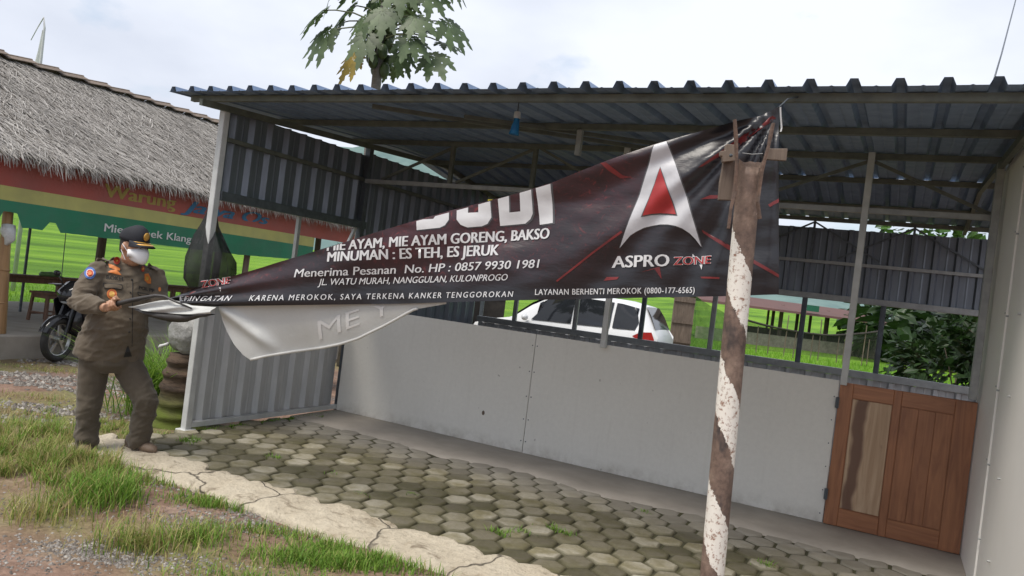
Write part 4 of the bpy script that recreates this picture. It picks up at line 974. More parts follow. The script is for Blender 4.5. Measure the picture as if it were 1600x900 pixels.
# gravel
rg = random.Random(31); gv = MB()
def stone(p, r):
    q = [Vector((rg.gauss(0, 1), rg.gauss(0, 1), rg.gauss(0, .7))).normalized() for _ in range(4)]
    base = [Vector(v) for v in ((1,0,0),(-1,0,0),(0,1,0),(0,-1,0),(0,0,.7),(0,0,-.7))]
    a = rg.uniform(0, 6.28); vs_ = []
    for v in base:
        v = v * r * rg.uniform(.65, 1.25); vs_.append(p + Vector((v.x*math.cos(a) - v.y*math.sin(a), v.x*math.sin(a) + v.y*math.cos(a), v.z)))
    gv.add(vs_, [(0,2,4),(2,1,4),(1,3,4),(3,0,4),(2,0,5),(1,2,5),(3,1,5),(0,3,5)])
for (px, py, sx, sy, n, r0) in ((60, 557, .9, .18, 800, .03), (150, 560, .4, .2, 260, .028), (75, 592, .6, .10, 520, .03), (60, 601, .5, .08, 300, .026), (90, 640, .3, .09, 300, .024), (45, 655, .3, .08, 200, .024), (130, 850, .16, .06, 420, .011), (175, 868, .16, .05, 420, .011), (230, 770, .3, .1, 160, .011), (300, 775, .35, .09, 200, .012), (250, 880, .3, .07, 420, .010), (400, 830, .3, .08, 300, .012), (330, 820, .3, .1, 300, .010), (420, 815, .15, .03, 60, .02), (30, 870, .3, .12, 420, .009), (60, 800, .4, .15, 260, .008), (220, 600, .5, .3, 350, .02), (180, 640, .3, .2, 200, .018), (240, 730, .2, .08, 120, .012)):
    c = on_z(px, py, -.1)
    for i in range(n):
        p = c + RIGHT*rg.gauss(0, sx) + FWD*rg.gauss(0, sy)
        if -5.15 < p.x < 2 and p.y > 3.55 or p.x < -9.5: continue
        p.z = ground_z(p.x, p.y) + r0*.1; stone(p, r0*rg.uniform(.4, 1.3))
gmat, nt_, b_ = new_mat('grey_gravel'); cl = ramp(nt_, island(nt_), [(0, (.09, .075, .065)), (.5, (.19, .17, .15)), (.9, (.29, .265, .24)), (1, (.42, .39, .35))]); nt_.links.new(cl, b_.inputs['Base Color']); b_.inputs['Roughness'].default_value = .85
tag(obj('gravel', gv, gmat), 'loose grey gravel scattered over the dirt', 'gravel', kind='stuff')
# young rice blades standing above the near edge of the paddies
rg = random.Random(8); rb = MB()
def rblade(p, h):
    a = rg.uniform(0, 6.28); d = Vector((math.cos(a), math.sin(a), 0)); s = Vector((-d.y, d.x, 0))*.012
    rb.add([p - s, p + s, p + d*h*.12 + Vector((0, 0, h*.6)) + s*.6, p + d*h*.12 + Vector((0, 0, h*.6)) - s*.6, p + d*h*.4 + Vector((0, 0, h))], [(0, 1, 2, 3), (3, 2, 4)])
for i in range(9000):
    p = Vector((-14.4 - 9*rg.random()**1.5, rg.uniform(2, 22), 0)); p.z = rice_z(p.x, p.y) - .1; rblade(p, rg.uniform(.15, .3))
for i in range(24000):
    p = Vector((rg.uniform(-14, 5), 18.6 + 20*rg.random()**1.3, 0)); p.z = rice_z(p.x, p.y) - .12; rblade(p, rg.uniform(.2, .38))
tag(obj('rice_plants', rb, grass_mat('rice_leaf', (.22, .42, .03), (.12, .28, .02)), fixn=False), 'young bright green rice standing in the paddy', 'rice', kind='stuff')
# ================================================================ the torn-down banner
BA, BB = Vector((-4.60, 3.50, 0)), Vector((-.566, 4.14, 0))
bdir = (BB - BA).normalized(); bnorm = Vector((bdir.y, -bdir.x, 0))          # towards the viewer's side
def lin(pts, x):
    if x <= pts[0][0]: return pts[0][1]
    for (a, b_), (c, d) in zip(pts, pts[1:]):
        if x <= c: return b_ + (d-b_)*(x-a)/(c-a)
    return pts[-1][1]
TOP = [(262, 469), (300, 452), (340, 437), (430, 409), (500, 388), (600, 358), (700, 327), (800, 301), (860, 283), (937, 254), (1030, 222), (1100, 203), (1150, 190), (1190, 178), (1217, 166)]
BOT = [(262, 476), (306, 479), (440, 477), (632, 474), (800, 469), (1000, 465), (1120, 463), (1217, 460)]
def relief(px, py):
    dx, dy = 1218 - px, py - 165; r = math.hypot(dx, dy); ph = math.atan2(dy, max(dx, .01))
    a = math.exp(-r/330) * min(1, r/60)
    d = a * (.030*math.sin(ph*22 + .5) + .015*math.sin(ph*37 + 2)) * (1 if ph < 1.3 else .5)
    dx, dy = px - 235, 474 - py; r2 = math.hypot(dx, dy); ph2 = math.atan2(dy, max(dx, .01))
    d += math.exp(-r2/260) * .018 * math.sin(ph2*34 + 1)
    d += .034*noise.noise(Vector((px*.005 + py*.004, py*.014, 1))) + .006*noise.noise(Vector((px*.02, py*.05, 4)))
    t = (px - 262)/955; d += -.05*math.sin(math.pi*min(1, max(0, t)))        # slight sag away from the viewer
    return d
def bpnt(px, py, off=0): return on_plane(px, py, BA, bnorm) + bnorm*(relief(px, py) + off)
ban = thing('torn_banner', 'black and red advertising banner with white lettering pulled down slantwise', 'banner', tuple(bpnt(760, 475)))
def vinyl():
    m, nt, b = new_mat('printed_black_vinyl'); v = coords(nt)
    f = noise_tex(nt, v, 3.2, 7, .72, 1.5); f2 = noise_tex(nt, v, 11, 7, .78, 2.5)
    at_ = nd(nt, 'ShaderNodeAttribute', attribute_name='maroon')
    k = nd(nt, 'ShaderNodeMath', operation='MULTIPLY'); nt.links.new(at_.outputs['Fac'], k.inputs[0]); nt.links.new(ramp(nt, f, [(.35, .25), (.62, 1)]), k.inputs[1])
    col = mixc(nt, k.outputs[0], (.013, .0125, .016), (.070, .017, .022))
    k2 = nd(nt, 'ShaderNodeMath', operation='MULTIPLY'); nt.links.new(at_.outputs['Fac'], k2.inputs[0]); nt.links.new(ramp(nt, f2, [(.56, 0), (.66, .8)]), k2.inputs[1])
    col = mixc(nt, k2.outputs[0], col, (.26, .035, .035))
    nt.links.new(col, b.inputs['Base Color']); b.inputs['Roughness'].default_value = .33; b.inputs['Specular IOR Level'].default_value = .6
    bump(nt, b, noise_tex(nt, coords(nt, (1, 1, 2.6)), 5, 4, .5), .38, .012)
    bump(nt, b, noise_tex(nt, coords(nt, (1, 1, 4)), 20, 3, .5), .2, .003)
    return m
sm = MB(); rows = []; mar = []
NX, NYY = 230, 44
for i in range(NX + 1):
    px = 262 + 955*i/NX; a = lin(TOP, px); b_ = lin(BOT, px); row = []
    for j in range(NYY + 1):
        py = a + (b_-a)*j/NYY; row.append(bpnt(px, py))
        g = math.exp(-((px-700)/190)**2) * max(0, min(1, (452-py)/70)) + .5*math.exp(-((px-960)/70)**2)*max(0, min(1, (380-py)/60)) + .55*math.exp(-((px-380)/70)**2)*max(0, min(1, (468-py)/30))
        mar.append(min(1, g))
    rows.append(row)
sm.grid(rows); sheet = obj('printed_sheet', sm, vinyl(), ban, smooth='all', fixn=False)
sheet.data.attributes.new('maroon', 'FLOAT', 'POINT').data.foreach_set('value', mar)

def flat2d(polys, maxlen=9, clip=None):
    """triangulated, finely cut copy of 2-D polygons [(verts, faces)] in photo pixels"""
    b = bmesh.new()
    for vs_, fs in polys:
        bv = [b.verts.new((x, y, 0)) for x, y in vs_]
        for f in fs:
            for tr_ in (mathutils.geometry.tessellate_polygon([[Vector((*vs_[i], 0)) for i in f]]) if len(f) > 3 else [(0, 1, 2)]):
                try: b.faces.new([bv[f[i]] for i in tr_])
                except ValueError: pass
    if clip:
        for (x0, y0, x1, y1) in clip:                 # keep what lies below (larger y) the line
            n = Vector((-(y1-y0), x1-x0, 0)).normalized()
            bmesh.ops.bisect_plane(b, geom=b.verts[:] + b.edges[:] + b.faces[:], plane_co=(x0, y0, 0), plane_no=n, clear_inner=True)
    bmesh.ops.triangulate(b, faces=b.faces)
    for _ in range(5):
        es = [e for e in b.edges if e.calc_length() > maxlen]
        if not es: break
        bmesh.ops.subdivide_edges(b, edges=es, cuts=1); bmesh.ops.triangulate(b, faces=[f for f in b.faces if len(f.verts) > 3])
    b.verts.index_update()
    out_ = ([(v.co.x, v.co.y) for v in b.verts], [tuple(v.index for v in f.verts) for f in b.faces]); b.free(); return out_
def stick(name, polys, m, off, maxlen=9, clip=None, parent=None, label=None):
    mb_ = MB()
    flat_ = []
    for p in polys: flat_ += p if isinstance(p, list) else [p]
    for k, p in enumerate(flat_):
        vs_, fs = flat2d([p], maxlen, clip); mb_.add([bpnt(x, y, off + .0005*k) for x, y in vs_], fs)
    me_o = obj(name, mb_, m, parent or ban, fixn=False, smooth='all')
    if label: me_o['label'] = label
    return me_o
def line_polys(s, x0, y0, x1, y1, h0, h1=None, **kw):
    """text along the pixel baseline, cap height h0 -> h1 pixels"""
    h1 = h1 or h0; bo = kw.pop('bold', 0); v, f, asp = text_mesh(s, **kw); sl_ = (y1-y0)/(x1-x0)
    ks_ = (-1, 0, 1) if bo else (0,); q = bo*1.7*(h0+h1)/2
    x0 += q*bool(bo); x1 -= q*bool(bo)
    return [([(x0 + (x1-x0)*a + .06*(h0 + (h1-h0)*a)*b_ + k*q, y0 + (y1-y0)*a + sl_*k*q - (h0 + (h1-h0)*a)*b_) for a, b_ in v], f) for k in ks_]
def pg(*pts): return (list(pts), [tuple(range(len(pts)))])
white = pmat('white_print_on_vinyl', (.66, .66, .66), (.58, .58, .59), 8, .38, 0, .25, 16, .006)
silver = pmat('silver_print', (.58, .58, .60), (.46, .46, .48), 5, .34, 0, .25, 16, .006)
redp = pmat('red_print', (.42, .035, .035), (.30, .02, .02), 6, .36, 0, .2, 16, .006)
redd = pmat('dull_red_streak_print', (.22, .028, .028), (.11, .018, .02), 9, .38, 0, .2, 16, .006)
grey_o = pmat('dark_outline_print', (.10, .10, .105), None, 6, .36)
# big letters, their tops cut off by the fold
I_ = pg((833, 284), (857, 276), (859, 346), (838, 349)); 
D_ = ([(773, 296), (791, 292), (791, 330), (808, 328), (808, 285), (826, 281), (827, 331), (823, 340), (815, 347), (776, 351)], [(0, 1, 2, 9), (2, 3, 8, 9), (3, 4, 5, 6), (3, 6, 7, 8)])
O_ = ([(709, 312), (727, 308), (727, 331), (743, 330), (743, 304), (761, 300), (763, 338), (757, 348), (748, 352), (726, 354), (716, 350), (710, 342)], [(0, 1, 2, 11), (2, 9, 10, 11), (2, 3, 8, 9), (3, 6, 7, 8), (3, 4, 5, 6)])
J_ = ([(648, 340), (656, 340), (657, 342), (674, 341), (677, 336), (678, 318), (697, 314), (698, 342), (692, 351), (684, 355), (649, 359)], [(0, 1, 2, 10), (2, 3, 9, 10), (3, 4, 8, 9), (4, 5, 6, 7), (4, 7, 8)])
cutl = [(600, 360, 1030, 224)]
tl = [(lin(TOP, x)) for x in (600, 1030)]
cutl = [(640, lin(TOP, 640) + 1.5, 860, lin(TOP, 860) + 1.5)]
for nm, p in (('I', I_), ('D', D_), ('O', O_), ('J', J_)):
    sh_p = ([(x*1 + (x - 753)*.015 + 1.5, y + 1.6) for x, y in p[0]], p[1])
    stick('letter_shadow', [sh_p], grey_o, .0025, clip=cutl); stick('big_letter', [p], white, .005, clip=cutl)
cut2 = [(500, lin(TOP, 500) + 1.2, 610, lin(TOP, 610) + 1.2)]
stick('lettering', [line_polys('MIE AYAM, MIE AYAM GORENG, BAKSO', 507, 391.5, 854, 371, 15, 17, bold=.03)], white, .005, clip=cut2)
stick('lettering', [line_polys('MINUMAN : ES TEH, ES JERUK', 508, 408.5, 775, 397.5, 15, 17, bold=.03)], white, .005)
stick('lettering', [line_polys('Menerima Pesanan  No. HP : 0857 9930 1981', 457, 433, 840, 417.5, 12.6, 13, bold=.016, shear=.12)], white, .005)
stick('lettering', [line_polys('JL. WATU MURAH, NANGGULAN, KULONPROGO', 493, 445.5, 790, 437.5, 10, 10, bold=.01, shear=.25)], white, .005)
stick('lettering', [line_polys('ERINGATAN', 284, 470.5, 362, 470, 7.2, 8.2, bold=.012, shear=.25, spacing=1.15)], white, .005)
stick('lettering', [line_polys('KARENA MEROKOK, SAYA TERKENA KANKER TENGGOROKAN', 390, 470, 799, 463.5, 8.6, 8.8, bold=.012, shear=.1, spacing=1.3)], white, .005)
stick('lettering', [line_polys('LAYANAN BERHENTI MEROKOK (0800-177-6565)', 833, 460.5, 1085, 457.5, 9, 9.2, bold=.012, spacing=1.1)], white, .005)
stick('lettering', [line_polys('ASPRO', 953, 417.5, 1045, 415.5, 18, 18.5, bold=.03)], white, .005)
def zone(x0, y0, x1, y1, h):
    W_ = [line_polys('ZONE', x0, y0, x1, y1, h, bold=.055), pg((x0 + (x1-x0)*.69, y0 - 1), (x0 + (x1-x0)*.77, y0 - 1), (x0 + (x1-x0)*.75, y0 + h*.55)), pg((x0 + (x1-x0)*.50, y0 - h), (x0 + (x1-x0)*.58, y0 - h), (x0 + (x1-x0)*.51, y0 - h*1.4))]
    o = stick('lettering', W_, white, .004); o['label'] = 'white outline of the small spiky word'
    o = stick('lettering', [line_polys('ZONE', x0 + .8, y0 - .4, x1 - .8, y1 - .4, h - 1, bold=.012)], redp, .007); o['label'] = 'small red spiky word'
zone(1051, 414, 1111, 412, 13)
zone(313, 450, 356, 443, 11)
# arrowhead emblem
outer = [(1022, 226.5), (1041, 220.5), (1055, 256), (1073, 309), (1095, 385), (1086, 373), (1077, 364), (1066, 357), (1055, 353), (1043, 350.7), (1031, 350), (1018, 352), (1006, 355), (994, 361), (984, 367.5), (967, 387), (977.5, 359), (999, 302), (1013, 256)]
ctr = (1031, 251)
def wide(p, k): return [(x + (x-1031)/abs(x-1031+.01)*k*(.6 if y > 230 else 1), y + (k if y > 340 else 0)) for x, y in p]
def tri_f(p): return (p, [tuple(range(len(p)))])
stick('emblem_outline', [tri_f([(x + (2.2 if x > 1031 else -2.2), y + (2.0 if y > 340 else 0)) for x, y in outer])], grey_o, .0025, 12)
stick('arrow_emblem', [tri_f(outer)], silver, .0075, 7)
inner = [(1031, 262), (1039, 285), (1049, 313), (1056, 334.8), (1043, 333), (1031, 332.6), (1018, 334), (1004, 337.2), (1014, 312), (1023, 287)]
stick('emblem_outline', [tri_f([(1031 + (x-1031)*1.10, 305 + (y-305)*1.07) for x, y in inner])], grey_o, .0105, 7)
o_ = stick('emblem_core', [tri_f(inner)], redp, .0145, 7); o_['label'] = 'red triangle in the silver arrowhead'
# red streaks of the print
for p in ([(1091, 263), (1160, 212), (1207, 180), (1213, 183), (1165, 219), (1098, 261)], [(1096, 358), (1138, 382), (1217, 429), (1217, 434), (1135, 388), (1098, 363)], [(970, 360), (972, 363), (925, 396), (868, 440), (866, 438), (920, 396)], [(937, 254), (946, 253), (971, 272), (985, 275), (968, 277), (950, 266)], [(1094, 312), (1110, 305), (1125, 305), (1122, 310)], [(1200, 320), (1217, 310), (1217, 316), (1203, 324)],
          [(945, 432), (965, 432), (962, 436), (940, 438)], [(1094, 432), (1124, 433), (1124, 436), (1096, 435)], [(1000, 425), (1030, 416), (1033, 436), (1022, 420)], [(300, 456), (306, 455), (300, 464), (295, 463)]):
    stick('red_streak', [tri_f(p)], redd, .003, 12)
# folded-over upper left corner: pale back of the sheet hanging below
backm = pmat('pale_banner_back', (.64, .64, .61), (.54, .55, .53), 2.2, .42, 0, .35, 9, .012, trans=.12)
LOW = [(338, 499), (343, 516), (355, 540), (367, 556), (377, 564), (400, 558), (440, 551), (485, 545), (515, 539), (545, 530), (590, 509), (640, 483), (692, 474.5)]
fm = MB(); rows = []
for i in range(111):
    px = 338 + 354*i/110; lo = lin(LOW, px); tp = lin(BOT, px) - 14; row = []
    for j in range(23):
        t = j/22; py = tp + (lo-tp)*t
        cr = abs((py - 492)*.77 - (px - 352)*.63)/9.0 ; bul = .035*math.exp(-cr*cr)*max(0, min(1, (425-px)/30))
        cr2 = abs((py - 500)*.25 + (px - 600)*.4 - 18)/14
        d = relief(px, min(py, lin(BOT, px)))*(1-t)**2 - .035 - .02*t - .10*t*max(0, 1 - abs(px-460)/240) + bul + .018*noise.noise(Vector((px*.014, py*.02, 8))) + .05*t*t*max(0, (420-px)/90)
        row.append(on_plane(px, py, BA, bnorm) + bnorm*d)
    rows.append(row)
fm.grid(rows); flap = obj('folded_flap', fm, backm, ban, smooth='all', fixn=False); flap['label'] = 'pale reverse side of the sheet hanging in a fold'
def fl_pt(px, py, off):
    lo = lin(LOW, px); tp = lin(BOT, px) - 14; t = (py-tp)/(lo-tp); i = min(109, max(0, int((px-338)/354*110))); j = min(21, max(0, int(t*22)))
    p = rows[i][j].lerp(rows[i+1][j], (px-338)/354*110 - i); q = rows[i][j+1].lerp(rows[i+1][j+1], (px-338)/354*110 - i); return p.lerp(q, t*22 - j) + bnorm*off
gh = MB(); vs_, fs = flat2d(line_polys('ME Y', 482, 532, 604, 488, 30, 22), 6, clip=[(338, 481, 690, 476)])
vs_2 = [(x, min(y, lin(LOW, x) - 3)) for x, y in vs_]
gh.add([fl_pt(x, y, .004) for x, y in vs_2], fs); o_ = obj('ghost_lettering', gh, pmat('print_showing_through', (.70, .70, .68), (.63, .63, .61), 3, .42, 0, .3, 9, .012), flap, fixn=False, smooth='all')
hem = MB(); hem.tube([fl_pt(x, lin(LOW, x) - .5, .006) for x in [378 + i*6.2 for i in range(44)]], .009, 7); obj('hem', hem, pmat('pale_hem', (.60, .60, .57), (.50, .5, .48), 5, .4), flap, smooth='all')
pu = MB()
UT = [(212, 479), (235, 474), (256, 469.5), (275, 468), (306, 477.5), (341, 480)]; UL = [(212, 480), (235, 485), (262, 489), (300, 491), (330, 491), (341, 490)]
rows2 = []
for i in range(41):
    px = 212 + 129*i/40; a, b_ = lin(UT, px), lin(UL, px); row = []
    for j in range(9):
        t = j/8; py = a + (b_-a)*t; row.append(on_plane(px, py, BA, bnorm) + bnorm*(.035 + .05*t - .03*abs(t - .35) + .012*noise.noise(Vector((px*.03, py*.06, 2))) + .014*math.sin((py-474)*.5 + px*.06)*(.4+t)))
    rows2.append(row)
pu.grid(rows2); obj('folded_corner', pu, backm, ban, smooth='all', fixn=False)
dk = pmat('black_banner_edge', (.03, .028, .028), (.05, .045, .042), 12, .55, 0, .4, 30, .006)
ro = MB(); ro.tube([bpnt(px, py, o) for px, py, o in ((183, 480, .10), (200, 475, .10), (220, 470, .09), (240, 465.5, .08), (256, 462.5, .07), (268, 463.5, .06), (285, 471, .05), (308, 482, .045))], [(.017, .017), (.019, .016), (.020, .016), (.018, .014), (.013, .012), (.010, .009), (.009, .007), (.006, .005)], 9); obj('rolled_edge', ro, dk, ban, smooth='all')
hm2 = MB(); rws = []
for i in range(31):
    t = i/30; px = 222 + 117*t; yt = lin([(222, 482), (250, 488), (300, 490), (339, 490)], px); yb_ = lin([(222, 484), (236, 493), (262, 501), (285, 504), (300, 503), (320, 496), (339, 493)], px) + 1.2*noise.noise(Vector((px*.09, 0, 0)))
    rws.append([on_plane(px, yt, BA, bnorm) + bnorm*.05, on_plane(px, (yt+yb_)/2, BA, bnorm) + bnorm*(.075 + .01*math.sin(px*.2)), on_plane(px, yb_, BA, bnorm) + bnorm*.045, on_plane(px, (yt+yb_)/2, BA, bnorm) + bnorm*.01])
hm2.grid(rws, closed=True); o_ = obj('ragged_edge', hm2, dk, ban, smooth='all'); o_['label'] = 'dark ragged underside edge by the officer'
# seams in the vinyl and the tie at the top right corner
for (x0, y0, x1, y1) in ((936, 262, 933, 440), (1158, 432, 1166, 300)):
    pass
tp_ = bpnt(1217, 167); tie = MB(); tie.tube([tp_, tp_ + Vector((.03, .06, .06)), Vector((tp_.x + .06, 4.36, roof_z(4.36) - .02))], .004, 6); obj('tie_wire', tie, M['steeld'], ban)
wt = MB(); wt.grid([[bpnt(1218 + dx + k, y, .01 + .004*k) for k in (0, 2.5)] for dx, y in ((0, 168), (.5, 180), (1.5, 192), (2, 200), (.5, 206))]); obj('tie_strip', wt, white, ban, fixn=False)
# strut behind that holds the right-hand edge
hk = MB()

# ================================================================ striped steel pole with broken sign boards
base = at(1097, 1066, 3.30); topP = at(1173, 250, 3.30)
pole_t = thing('striped_pole', 'rusty steel pole with peeling white spiral stripes and broken boards on top', 'pole', tuple(base))
axis_ = (topP - base); PL = axis_.length; axis_.normalize()
q_ = Vector((0, 0, 1)).rotation_difference(axis_)
def pole_mat():
    m, nt, b = new_mat('rusty_striped_paint'); v = coords(nt)
    sx = nd(nt, 'ShaderNodeSeparateXYZ'); nt.links.new(v, sx.inputs[0])
    def mth(op, a, c=None):
        n = nd(nt, 'ShaderNodeMath', operation=op)
        for i, x in enumerate((a, c)):
            if x is None: continue
            if hasattr(x, 'is_linked'): nt.links.new(x, n.inputs[i])
            else: n.inputs[i].default_value = x
        return n.outputs[0]
    ang = mth('DIVIDE', mth('ARCTAN2', sx.outputs['Y'], sx.outputs['X']), 2*math.pi)
    f = noise_tex(nt, v, 9, 6, .65); fine = noise_tex(nt, v, 55, 6, .7); mid = noise_tex(nt, v, 5, 5, .6)
    wob = mth('ADD', mth('MULTIPLY', mth('SUBTRACT', f, .5), .24), mth('MULTIPLY', mth('SUBTRACT', fine, .5), .14))
    ph = mth('FRACT', mth('ADD', mth('ADD', mth('DIVIDE', mth('ADD', sx.outputs['Z'], -.10), .54), ang), mth('ADD', wob, .4495 + 4)))
    stripe = mth('LESS_THAN', ph, .47); stripe = mth('MULTIPLY', stripe, mth('LESS_THAN', sx.outputs['Z'], 2.06))
    rust = ramp(nt, f, [(.28, (.075, .05, .04)), (.5, (.17, .115, .088)), (.72, (.27, .195, .15))])
    rust = mixc(nt, .55, rust, ramp(nt, fine, [(.3, .45), (.7, 1.5)]), 'MULTIPLY')
    blk = ramp(nt, noise_tex(nt, coords(nt, (1, 1, .45)), 7, 4, .6), [(.55, 0), (.64, .85)])
    blk2 = mth('MULTIPLY', blk, mth('LESS_THAN', sx.outputs['Z'], 1.75)); rust = mixc(nt, blk2, rust, (.022, .022, .025))
    paint = mixc(nt, ramp(nt, mid, [(.3, .0), (.8, .5)]), (.80, .77, .70), (.66, .60, .51))
    spots = ramp(nt, fine, [(.55, 0), (.61, 1)]); sp2 = ramp(nt, noise_tex(nt, v, 17, 6, .78), [(.57, 0), (.64, 1)])
    rust = mixc(nt, mth('MULTIPLY', stripe, .75), rust, (.30, .145, .085))
    k = mth('MULTIPLY', stripe, mth('SUBTRACT', 1.0, mth('MINIMUM', mth('ADD', mth('MULTIPLY', spots, .8), sp2), 1.0)))
    nt.links.new(mixc(nt, k, rust, paint), b.inputs['Base Color']); b.inputs['Roughness'].default_value = .7; b.inputs['Metallic'].default_value = 0
    bump(nt, b, fine, .5, .004); bump(nt, b, k, .5, .002); return m
pp = MB(); NS = 60; rad = .0505
for i in range(NS+1):
    z = (PL) * i/NS
    for j in range(28):
        a = 2*math.pi*j/28; zz_ = z
        if i == NS: zz_ = z - .05*(.5 + .5*math.cos(2*(a - YAW)))**2 * 0 - .07*max(0, math.cos(a + R_(63)))**2 + .01*noise.noise(Vector((a*2, 0, 0)))
        rr = rad*(1 + .012*noise.noise(Vector((math.cos(a), math.sin(a), z*4)))); pp.v.append(Vector((rr*math.cos(a), rr*math.sin(a), zz_)))
pp.f = [(i*28+j, i*28+(j+1) % 28, (i+1)*28+(j+1) % 28, (i+1)*28+j) for i in range(NS) for j in range(28)]; pp.m = [0]*len(pp.f)
pole_o = obj('pipe', pp, pole_mat(), pole_t, local=True, smooth='all'); pole_o.rotation_mode = 'QUATERNION'; pole_o.rotation_quaternion = q_
inn = MB(); inn.tube([Vector((0, 0, .0)) + axis_*(PL-.5) + base, axis_*(PL-.06) + base], .044, 20); obj('pipe_core', inn, M['steeld'], pole_t)
rusty = pmat('rusty_flat_bar', (.17, .10, .07), (.065, .05, .042), 14, .85, 0, .7, 60, .006)
def slab(name, pts, th_, m, off):
    """board outlined in photo pixels at the pole's distance, th_ thick"""
    mb_ = MB(); mb_.prism([at(x, y, 3.30 + off) for x, y in pts], FWD*th_); return obj(name, mb_, m, pole_t, bevel=.002)
slab('board_piece', [(1131, 252), (1148, 252), (1147, 313), (1123, 312), (1125, 285)], .022, M['oldwood'], .02)
slab('board_piece', [(1135, 225), (1149, 226), (1149, 251), (1130, 253), (1129, 244), (1126, 243), (1126, 236), (1134, 235)], .03, M['oldwood'], -.012)
slab('board_piece', [(1200, 230), (1206, 232), (1231, 232), (1229, 251), (1199, 249)], .022, M['oldwood'], .0)
for pts, nm in ((((1148, 187), (1150, 215), (1151, 249), (1149, 285), (1148, 300), (1142, 326), (1138, 357)), 'left'), (((1208, 193), (1204, 212), (1201, 227), (1196, 245), (1190, 268), (1187, 293), (1184, 316), (1187, 342)), 'right')):
    mb_ = MB(); mb_.tube([at(x, y, 3.235 if i < len(pts)-2 else 3.22) for i, (x, y) in enumerate(pts)], [(.0075 + .002*math.sin(i*2), .016) for i in range(len(pts))], 6, side=RIGHT); obj('strap_bar', mb_, rusty, pole_t)
bl = MB(); c_ = at(1142, 243, 3.27); bl.ball(c_, .008, 8, 6); obj('bolt', bl, M['steeld'], pole_t)
wr = MB(); wr.tube([at(1160, 239, 3.24), at(1175, 241, 3.24), at(1192, 240, 3.24)], .0015, 5); obj('wire', wr, M['steel'], pole_t)
